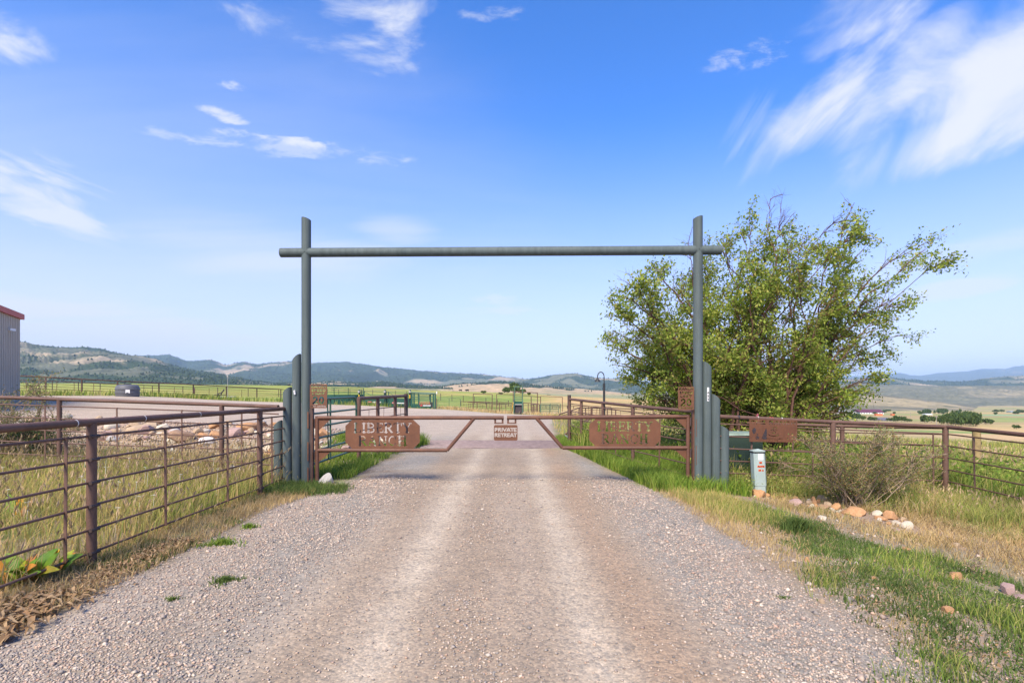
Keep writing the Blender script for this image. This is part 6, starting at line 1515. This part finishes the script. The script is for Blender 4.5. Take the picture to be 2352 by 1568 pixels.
# implements lying by the yard edge
i0 = hit(441, 911.5); im = thing('steel_rack', 'low rusty steel rack lying at the far edge of the yard', 'farm implement', i0)
Lp = 56 / 1200 * i0.y
part('beam', MB().box(i0 + Vector((0, -.3, .22)), (Lp, .12, .22)), M['rust_dark'], im, False); part('beam', MB().box(i0 + Vector((0, .9, .26)), (Lp * .9, .12, .2)), M['rust_dark'], im, False)
for t in (-.48, -.2, .2, .48): part('crosspiece', MB().box(i0 + Vector((Lp * t, .3, .15)), (.1, 1.2, .3)), M['rust'], im, False)
part('mast', MB().box(i0 + Vector((.15, .3, .75)), (.1, .1, .9)), M['rust'], im, False)
i1 = hit(510, 913.5); im2 = thing('box_scraper', 'small dark tractor scraper with an upright hitch at the yard edge', 'farm implement', i1)
part('blade', MB().box(i1 + Vector((.6, 0, .12)), (2.6, .3, .25)), M['graymetal'], im2, False); part('frame', MB().box(i1 + Vector((-.3, .1, .42)), (1.8, .15, .12)), M['chip'], im2, False)
part('hitch', MB().bar(i1 + Vector((-.2, 0, .45)), i1 + Vector((.3, 0, 1.25)), .12, .12), M['chip'], im2, False); part('hitch', MB().bar(i1 + Vector((-.9, 0, .4)), i1 + Vector((.3, 0, 1.0)), .1, .1), M['chip'], im2, False)
part('side_plate', MB().box(i1 + Vector((-.5, 0, .25)), (.1, .7, .4)), M['chip'], im2, False)

# ------------------------------------------------------------------ cattle handling equipment in the middle distance
K = .12695
def E(cx, cy, d): return P(735 + K * cx, 861.3 + K * cy, d)
ED = 60.0
# crowding tub: curved sheeted wall with rails over it
tubn = thing('crowding_tub', 'dark green curved crowding tub behind the left speed sign', 'cattle equipment', E(430, 530, ED))
cxy = E(400, 530, ED + 4.5); rad = 4.5
arc = []
x0, x1 = E(-330, 0, ED).x, E(690, 0, ED).x
for i in range(15):
    t = i / 14; x = x0 + (x1 - x0) * t; y = ED + 2.6 * (1 - sin(pi * (.5 + (t - .5) * .9))) ; arc.append((x, y))
zb, zt = E(0, 545, ED).z - .1, E(0, 352, ED).z
part('sheeted_wall', MB().add([(x, y, zb) for x, y in arc] + [(x, y, zt) for x, y in arc] + [(x, y + .05, zb) for x, y in arc] + [(x, y + .05, zt) for x, y in arc],
     [(i, i + 1, 15 + i + 1, 15 + i) for i in range(14)] + [(30 + i + 1, 30 + i, 45 + i, 45 + i + 1) for i in range(14)] + [(15 + i, 15 + i + 1, 45 + i + 1, 45 + i) for i in range(14)]), M['dark_green'], tubn, False)
for cy in (235, 270, 300, 325):
    z = E(0, cy, ED).z; part('rail', MB().tube([(x, y, z) for x, y in arc], .025, 6), M['dark_green'], tubn)
for i in (2, 5, 8, 11, 14):
    x, y = arc[i]; part('post', MB().tube([(x, y - .02, zb), (x, y - .02, E(0, 228, ED).z)], .045, 6), M['dark_green'], tubn)
# inner far side of the tub
for cy in (225, 262, 295): z = E(0, cy, ED + 5).z; part('far_rail', MB().tube([E(200, cy, ED + 5) , E(480, cy + 12, ED + 5)], .025, 6), M['dark_green'], tubn)
# two alley gates with sheeted lower halves
def alley(c0, c1, ytop, yb, label):
    root = thing('sheeted_gate', label, 'gate', E((c0 + c1) / 2, yb, ED))
    a = lambda c, y: E(c, y + (c - c0) * .03, ED + 1.2)
    part('sheet', MB().add([a(c0, yb), a(c1, yb), a(c1, ytop + 115), a(c0, ytop + 115)] + [p + Vector((0, .06, 0)) for p in (a(c0, yb), a(c1, yb), a(c1, ytop + 115), a(c0, ytop + 115))], [(0, 1, 2, 3), (7, 6, 5, 4), (3, 2, 6, 7), (0, 3, 7, 4), (1, 5, 6, 2)]), M['dark_green'], root, False)
    for y in (ytop, ytop + 60, ytop + 112): part('rail', MB().tube([a(c0, y), a(c1, y)], .03, 6), M['dark_green'], root)
    for c in (c0, c0 + 45, c1): part('upright', MB().tube([a(c, yb + 8), a(c, ytop - 8)], .05, 6), M['dark_green'], root)
    part('brace', MB().tube([a(c0 + 45, ytop + 8), a(c0 + 170, ytop + 70)], .025, 6), M['dark_green'], root)
    part('lower_rail', MB().tube([a(c0, yb - 50) + Vector((0, -.04, 0)), a(c1, yb - 50) + Vector((0, -.04, 0))], .03, 6), M['dark_green'], root)
    lg0, lg1 = a(c0 + 110, ytop + 205), a(c0 + 180, ytop + 178)
    yy = lg0.y - .03; lb_ = part('logo', MB().box(((lg0.x + lg1.x) / 2, yy, (lg0.z + lg1.z) / 2), (lg1.x - lg0.x, .02, lg1.z - lg0.z)), M['red'], root, False)
    w2, h2 = .62, .12
    kf = lambda U, V: text_mask(U, V, '777', w2 * .28, h2 * .2, w2 * .4, h2 * .6, .2)
    part('logo_mark', place_sheet(sheet(w2 * .56, h2, .012, lambda U, V: text_mask(U, V, '777', w2 * .28, h2 * .15, w2 * .5, h2 * .7, .25), .01), (lg0.x, yy - .02, lg0.z + .01), (lg0.x + .3, yy - .02, lg0.z + .01)), M['white'], root, False)
    wt = 1.05; part('lettering', place_sheet(sheet(wt, .17, .014, lambda U, V: text_mask(U, V, 'ARROWCUIP'.replace('C', 'G'), wt / 2, .02, wt * .95, .13, .26), .01), (lg1.x + .08, yy - .02, lg0.z - .03), (lg1.x + 1, yy - .02, lg0.z - .04)), M['white'], root, False)
SANS['Q'] = (.95, SANS['O'][1] + [('l', .6, .25, .95, 0)])
alley(755, 1165, 288, 545, 'dark green sheeted gate with a red and white logo, left of the pair')
alley(1195, 1610, 305, 562, 'dark green sheeted gate with a red and white logo, right of the pair')
# latch posts between them
for cx, lb in ((715, 'green latch post with hanging hardware at the end of the crowding tub'), (1182, 'green latch post between the two sheeted gates'), (1635, 'green latch post at the head of the squeeze chute')):
    q = E(cx, 560, ED + 1); r_ = thing('latch_post', lb, 'post', q)
    part('post', MB().box((q.x, q.y, (q.z + E(cx, 262, ED + 1).z) / 2), (.16, .16, E(cx, 262, ED + 1).z - q.z)), M['dark_green'], r_, False)
    part('cable', MB().tube([E(cx - 14, 300, ED + .9), E(cx - 18, 400, ED + .8), E(cx - 8, 540, ED + .9)], .03, 5), M['chip'], r_)
    part('handle', MB().box(E(cx - 10, 385, ED + .8), (.10, .06, .42)), M['yellow'] if cx != 1182 else M['dark_green'], r_, False)
    part('fitting', MB().box(E(cx - 12, 300, ED + .8), (.2, .1, .22)), M['graymetal'], r_, False)
# squeeze chute
sq = thing('squeeze_chute', 'dark green cattle squeeze chute with red and white logo at the end of the alley', 'cattle equipment', E(1880, 600, ED + .5))
def sbox(nm, c0, c1, y0, y1, d, dep, m_='dark_green'):
    a, b = E(c0, y1, d), E(c1, y0, d); return part(nm, MB().box(((a.x + b.x) / 2, d + dep / 2, (a.z + b.z) / 2), (b.x - a.x, dep, b.z - a.z)), M[m_], sq, False)
d_ = ED + .5
for c in (1660, 1700, 1785, 1995, 2050, 2085): 
    for dd in (0, 1.5): sbox('frame_post', c - 13, c + 13, 315 + (c - 1660) * .06, 585 + (c - 1660) * .05, d_ + dd, .12)
sbox('side_panel', 1660, 1995, 520, 590, d_ + .05, .05); sbox('door_panel', 1790, 1990, 525, 590, d_ - .03, .04); sbox('rear_panel', 1997, 2050, 490, 590, d_ + .1, .06, 'chip')
for i, y in enumerate((335, 375, 408, 445, 475, 505)): part('squeeze_bar', MB().tube([E(1785, y + 2, d_), E(1995, y + 8, d_)], .035, 6), M['dark_green'], sq)
for y in (350, 400, 440): part('squeeze_bar', MB().tube([E(1665, y, d_ + .02), E(1785, y + 4, d_ + .02)], .03, 6), M['dark_green'], sq)
for y in (340, 390, 430, 470): part('far_bar', MB().tube([E(1680, y, d_ + 1.5), E(2050, y + 8, d_ + 1.5)], .03, 6), M['dark_green'], sq)
part('top_tube', MB().tube([E(1640, 312, d_), E(2095, 335, d_)], .09, 8), M['green_gate'], sq); part('top_tube', MB().tube([E(1790, 340, d_ - .1), E(2000, 350, d_ - .1)], .06, 8), M['green_gate'], sq)
for y in (490, 520): 
    for c in range(1795, 1985, 30): sbox('warning_stripe', c, c + 16, y, y + 11, d_ - .06, .02, 'red')
sbox('logo', 1812, 1852, 540, 560, d_ - .06, .02, 'red')
wt = .95; a_ = E(1860, 562, d_ - .06); part('lettering', place_sheet(sheet(wt, .15, .014, lambda U, V: text_mask(U, V, 'ARROWGUIP', wt / 2, .02, wt * .95, .12, .26), .01), a_, a_ + Vector((1, 0, -.01))), M['white'], sq, False)
part('hazard_post', MB().tube([E(2105, 605, d_), E(2105, 420, d_)], .05, 6), M['rust'], sq)
part('white_marker', MB().tube([E(2112, 340, d_), E(2112, 295, d_)], .05, 6), M['white'], sq)
# green gate and brown corral fencing
K3 = .1318
def E3(cx, cy, d): return P(1022 + K3 * cx, 849.8 + K3 * cy, d)
def tube_gate(c0, c1, ytop, yb, d, nr_, label, group, dd=0.0, m_='green_gate'):
    root = thing('tube_gate', label, 'gate', E3((c0 + c1) / 2, yb, d), group)
    def a(c, y): t = (c - c0) / (c1 - c0); return E3(c, y, d + dd * t)
    cr = 22
    part('frame', MB().tube([a(c0, yb), a(c0, ytop + cr), a(c0 + cr * .4, ytop + 5), a(c0 + cr, ytop), a(c1 - cr, ytop), a(c1 - cr * .4, ytop + 5), a(c1, ytop + cr), a(c1, yb)], .035, 6), M[m_], root)
    for i in range(1, nr_ + 1): y = ytop + (yb - ytop) * i / nr_; part('rail', MB().tube([a(c0, y), a(c1, y)], .028, 6), M[m_], root)
    part('upright', MB().tube([a((c0 + c1) / 2 , yb), a((c0 + c1) / 2, ytop)], .028, 6), M[m_], root)
tube_gate(-125, 270, 492, 672, 67, 5, 'green tube gate between the squeeze chute and the brown corral', 'tube gates at the corral')
tube_gate(1660, 2015, 578, 765, 70, 6, 'taller green tube gate at the right end of the corral', 'tube gates at the corral')
tube_gate(1668, 1980, 598, 760, 66, 6, 'second green tube gate leaning just in front of the taller one', 'tube gates at the corral', 2.5)
def cor(label, pts, posts, stays, offs=(-.26, -.5, -.74, -.98, -1.2), d0=0, **kw):
    return px_fence(label, [(1022 + K3 * c, 849.8 + K3 * y, d) for c, y, d in pts], [1022 + K3 * c for c in posts], 1.4, list(offs), [1022 + K3 * c for c in stays], top_r=.055, rail_r=.022, post_r=.06, nrail=6, stay_w=.05, matr=kw.pop('matr', 'rust'), **kw)
cor('brown pipe corral fence left of the loading chute', [(275, 545, 72), (1190, 570, 74)], [275, 490, 560, 820, 950, 1170], [330, 370, 410, 440, 610, 720, 775, 905, 985, 1060, 1140])
cor('brown pipe corral fence right of the loading chute', [(1360, 568, 74), (1645, 592, 74)], [1365, 1450, 1645], [1500, 1560])
cor('cross fence inside the corral seen end-on', [(1500, 600, 72), (1600, 596, 62)], [1500, 1540, 1600], [1515, 1530, 1560, 1580])
cor('slanting inner rail fence of the corral', [(400, 555, 76), (1190, 600, 92)], [560, 725, 900, 1060], [650, 800, 980])
cor('far brown fence beyond the corral gates', [(1650, 606, 90), (2900, 640, 90)], [1660, 1760, 1870, 2000, 2130, 2240, 2350, 2500, 2650, 2800], [1700, 1820, 1940, 2060, 2190, 2300, 2420], (-.3, -.6, -.9, -1.15))
px_fence('long pipe fence of the lower paddock behind the right road fence', [(1285, 951, 44), (1330, 936.5, 46), (1405, 937, 52), (1700, 950, 52)], [1285, 1313, 1330, 1345, 1360, 1378, 1395, 1405, 1450, 1500, 1560, 1620], 1.3, [-.2, -.42, -.64, -.86, -1.08],
         [1320, 1338, 1352, 1370, 1386, 1425, 1475, 1530], top_r=.05, rail_r=.018, post_r=.05, nrail=6, stay_w=.04)
px_fence('wire fence crossing the green meadow above the corral', [(700, 893, 130), (850, 894, 130), (1000, 902, 120), (1130, 915, 105), (1190, 922, 100)], list(range(700, 1190, 26)), 1.1, [-.35, -.7], top_r=.02, rail_r=.02, post_r=.06, nrail=5, matr='rust_dark', name='wire_fence')
# tall goalpost frames
def goal(c0, c1, ytop, ytop2, yb, d, label, thick=.05, mid=()):
    root = thing('corral_arch', label, 'frame', E3(c0, yb, d), 'tall pipe frames over the corral gates')
    for c, y in ((c0, ytop), (c1, ytop2)): part('upright', MB().tube([E3(c, yb, d), E3(c, y, d)], thick, 6), M['rust'], root)
    part('crossbar', MB().tube([E3(c0, ytop, d), E3(c1, ytop2, d)], thick, 6), M['rust'], root)
goal(493, 823, 412, 420, 715, 72.5, 'tall rusty pipe frame over the left corral gate', .055)
goal(900, 1500, 415, 452, 735, 80, 'wide rusty pipe frame passing behind the loading chute', .05)
goal(1190, 1612, 370, 394, 740, 71, 'rusty pipe frame joined to the loading chute, tallest of the frames', .06)
goal(1505, 1665, 455, 468, 745, 79, 'narrow rusty pipe frame behind the right corral gates', .05)
goal(1668, 2046, 455, 468, 745, 78, 'wide rusty pipe frame over the right corral gates', .05)
# loading chute
lc = thing('loading_chute', 'green portable loading chute with a tall ladder frame in the corral', 'loading chute', E3(1275, 755, 62))
for c in (1208, 1345): part('tall_upright', MB().tube([E3(c, 700, 62.4), E3(c + (8 if c < 1300 else 8), 290, 62.4)], .06, 8), M['green_gate'], lc)
part('top_bar', MB().tube([E3(1216, 290, 62.4), E3(1353, 292, 62.4)], .06, 8), M['green_gate'], lc)
for y in (475, 510): part('ladder_bar', MB().box(E3(1280, y, 62.4), (.95, .06, .10)), M['green_gate'], lc, False)
def cz(c, y, d): return E3(c, y, d)
part('headboard', MB().box(cz(1275, 568, 62.2), (.92, .05, .34)), M['dark_green'], lc, False)
part('threshold', MB().tube([cz(1200, 600, 62.1), cz(1355, 600, 62.1)], .045, 6), M['graymetal'], lc)
for s_, c in ((-1, 1205), (1, 1350)):
    p0 = cz(c, 600, 62.1); p1 = cz(c + s_ * 4, 755, 60.2)
    part('side_rail', MB().tube([cz(c, 520, 62.2), cz(c + s_ * 3, 560, 62), p1], .06, 6), M['green_gate'], lc)
    gz_ = g1(p0.x, 62)
    part('side_sheet', MB().add([(p0.x, 64, gz_), (p0.x, 60.4, gz_), (p0.x, 60.4, gz_ + .5), (p0.x, 62.2, p0.z), (p0.x, 64, p0.z)], [(0, 1, 2, 3, 4)]), M['dark_green'], lc, False)
rampa, rampb = cz(1278, 745, 60.6), cz(1278, 605, 63.0)
part('ramp', MB().bar(rampa, rampb, 1.0, .05), M['chip'], lc, False)
for i in range(9): part('cleat', MB().box(rampa.lerp(rampb, (i + .5) / 9) + Vector((0, 0, .05)), (.96, .06, .06)), M['rust_dark'], lc, False)
part('hose', MB().tube([cz(1190, 560, 61.8), cz(1178, 640, 61.6), cz(1192, 720, 61.8)], .04, 6), M['yellow'], lc)
# street lamp with gooseneck
LD = 45; lb_ = Vector(((1387.5 - 1176) / 1200 * LD, LD, g1(7.9, LD) - .2))
lp = thing('street_lamp', 'tall dark gooseneck lamp right of the corral', 'street lamp', lb_)
zt_ = P(0, 865, LD).z; ax = lb_.x
part('pole', MB().tube([lb_, (ax, LD, P(0, 880, LD).z)], .10, 10), M['lamp_black'], lp)
nk = [(ax, LD, P(0, 881, LD).z), (ax, LD, zt_)]
cxn = (1380 - 1176) / 1200 * LD; rr_ = ax - cxn
for i in range(1, 12): a = pi * i / 11; nk.append((cxn + rr_ * cos(a), LD, zt_ + rr_ * 1.45 * sin(a)))
nk.append((cxn - rr_, LD, P(0, 868, LD).z)); part('gooseneck', MB().tube(nk, .045, 8), M['lamp_black'], lp)
part('lamp_shade', MB().lathe((cxn - rr_, LD, P(0, 876.5, LD).z), [(.27, 0), (.26, .05), (.17, .17), (.10, .25), (.08, .34), (.03, .38)], 16), M['lamp_black'], lp)

# ------------------------------------------------------------------ cattle
def cow_mesh():
    mb = MB()
    mb.tube([(-.95, 0, 1.0), (-.85, 0, 1.02), (-.5, 0, 1.02), (0, 0, .97), (.5, 0, 1.0), (.8, 0, 1.08), (1.05, 0, 1.12), (1.2, 0, 1.0), (1.42, 0, .86), (1.5, 0, .82)], [.12, .3, .36, .38, .36, .32, .22, .17, .12, .07], 8)
    for x, y in ((-.65, .18), (-.65, -.18), (.6, .18), (.6, -.18)): mb.tube([(x, y, .85), (x + .03, y, .45), (x, y, 0)], [.14, .07, .055], 6)
    mb.tube([(-.97, 0, 1.15), (-1.05, 0, .8), (-1.05, 0, .5)], [.04, .025, .03], 5)
    me = bpy.data.meshes.new('cow'); me.from_pydata(mb.v, [], mb.f); smooth_by_angle(me); me.materials.append(M['cow']); return me
CW = cow_mesh()
cows = [(664, 891, 400, 'black cow near the left gatepost pipes on the meadow'), (824, 0, 620, 'black cow above the crowding tub'), (940, 0, 640, 'black cow standing left of the cluster on the meadow'), (951, 0, 660, 'black cow in the close cluster on the meadow'), (954, 0, 655, 'black cow in the close cluster on the meadow'), (957, 0, 662, 'black cow in the close cluster on the meadow'), (948, 0, 665, 'black cow in the close cluster on the meadow'),
        (1073, 0, 290, 'black cow grazing on the slope left of the small bush'), (1058, 0, 330, 'black cow on the crest left of the small bush'), (1263, 0, 560, 'black cow on the pale sage flat right of the loading chute'), (1258, 0, 570, 'black cow on the pale sage flat right of the loading chute')]
for px, _, d, lb in cows:
    x = (px - 1176) / 1200 * d; o = bpy.data.objects.new('cow', CW); C.objects.link(o); o.location = (x, d, g1(x, d)); o.rotation_euler = (0, 0, random.choice((0, pi)) + random.uniform(-.5, .5)); tag(o, lb, 'cow', 'black cattle grazing on the meadow')
# scraps of white paper in the left paddock
for px, py, lb in ((555, 1098, 'crumpled white paper scrap by the left fence, right of two'), (535, 1096, 'crumpled white paper scrap by the left fence, left of two')):
    b = hit(px, py); mb = MB(); 
    pts = [b + Vector((random.uniform(-.07, .07), random.uniform(-.05, .05), random.uniform(.0, .10) + .15)) for _ in range(9)]
    mb.add(pts, [(0, 1, 2), (1, 3, 2), (2, 3, 4), (3, 5, 4), (4, 5, 6), (5, 7, 6), (6, 7, 8)]); tag(part('paper_scrap', mb, M['white'], None, False, loc=b), lb, 'litter', None)
# wooden post beyond the right fence
b = Vector(((2243 - 1176) / 1200 * 12.5, 12.5, g1(11.1, 12.5))); tag(part('wooden_post', MB().tube([b + Vector((0, 0, -.2)), (b.x, b.y, P(0, 985, 12.5).z)], .085, 12), M['wood'], None, loc=b), 'short yellowish wooden post behind the right fence corner', 'post')
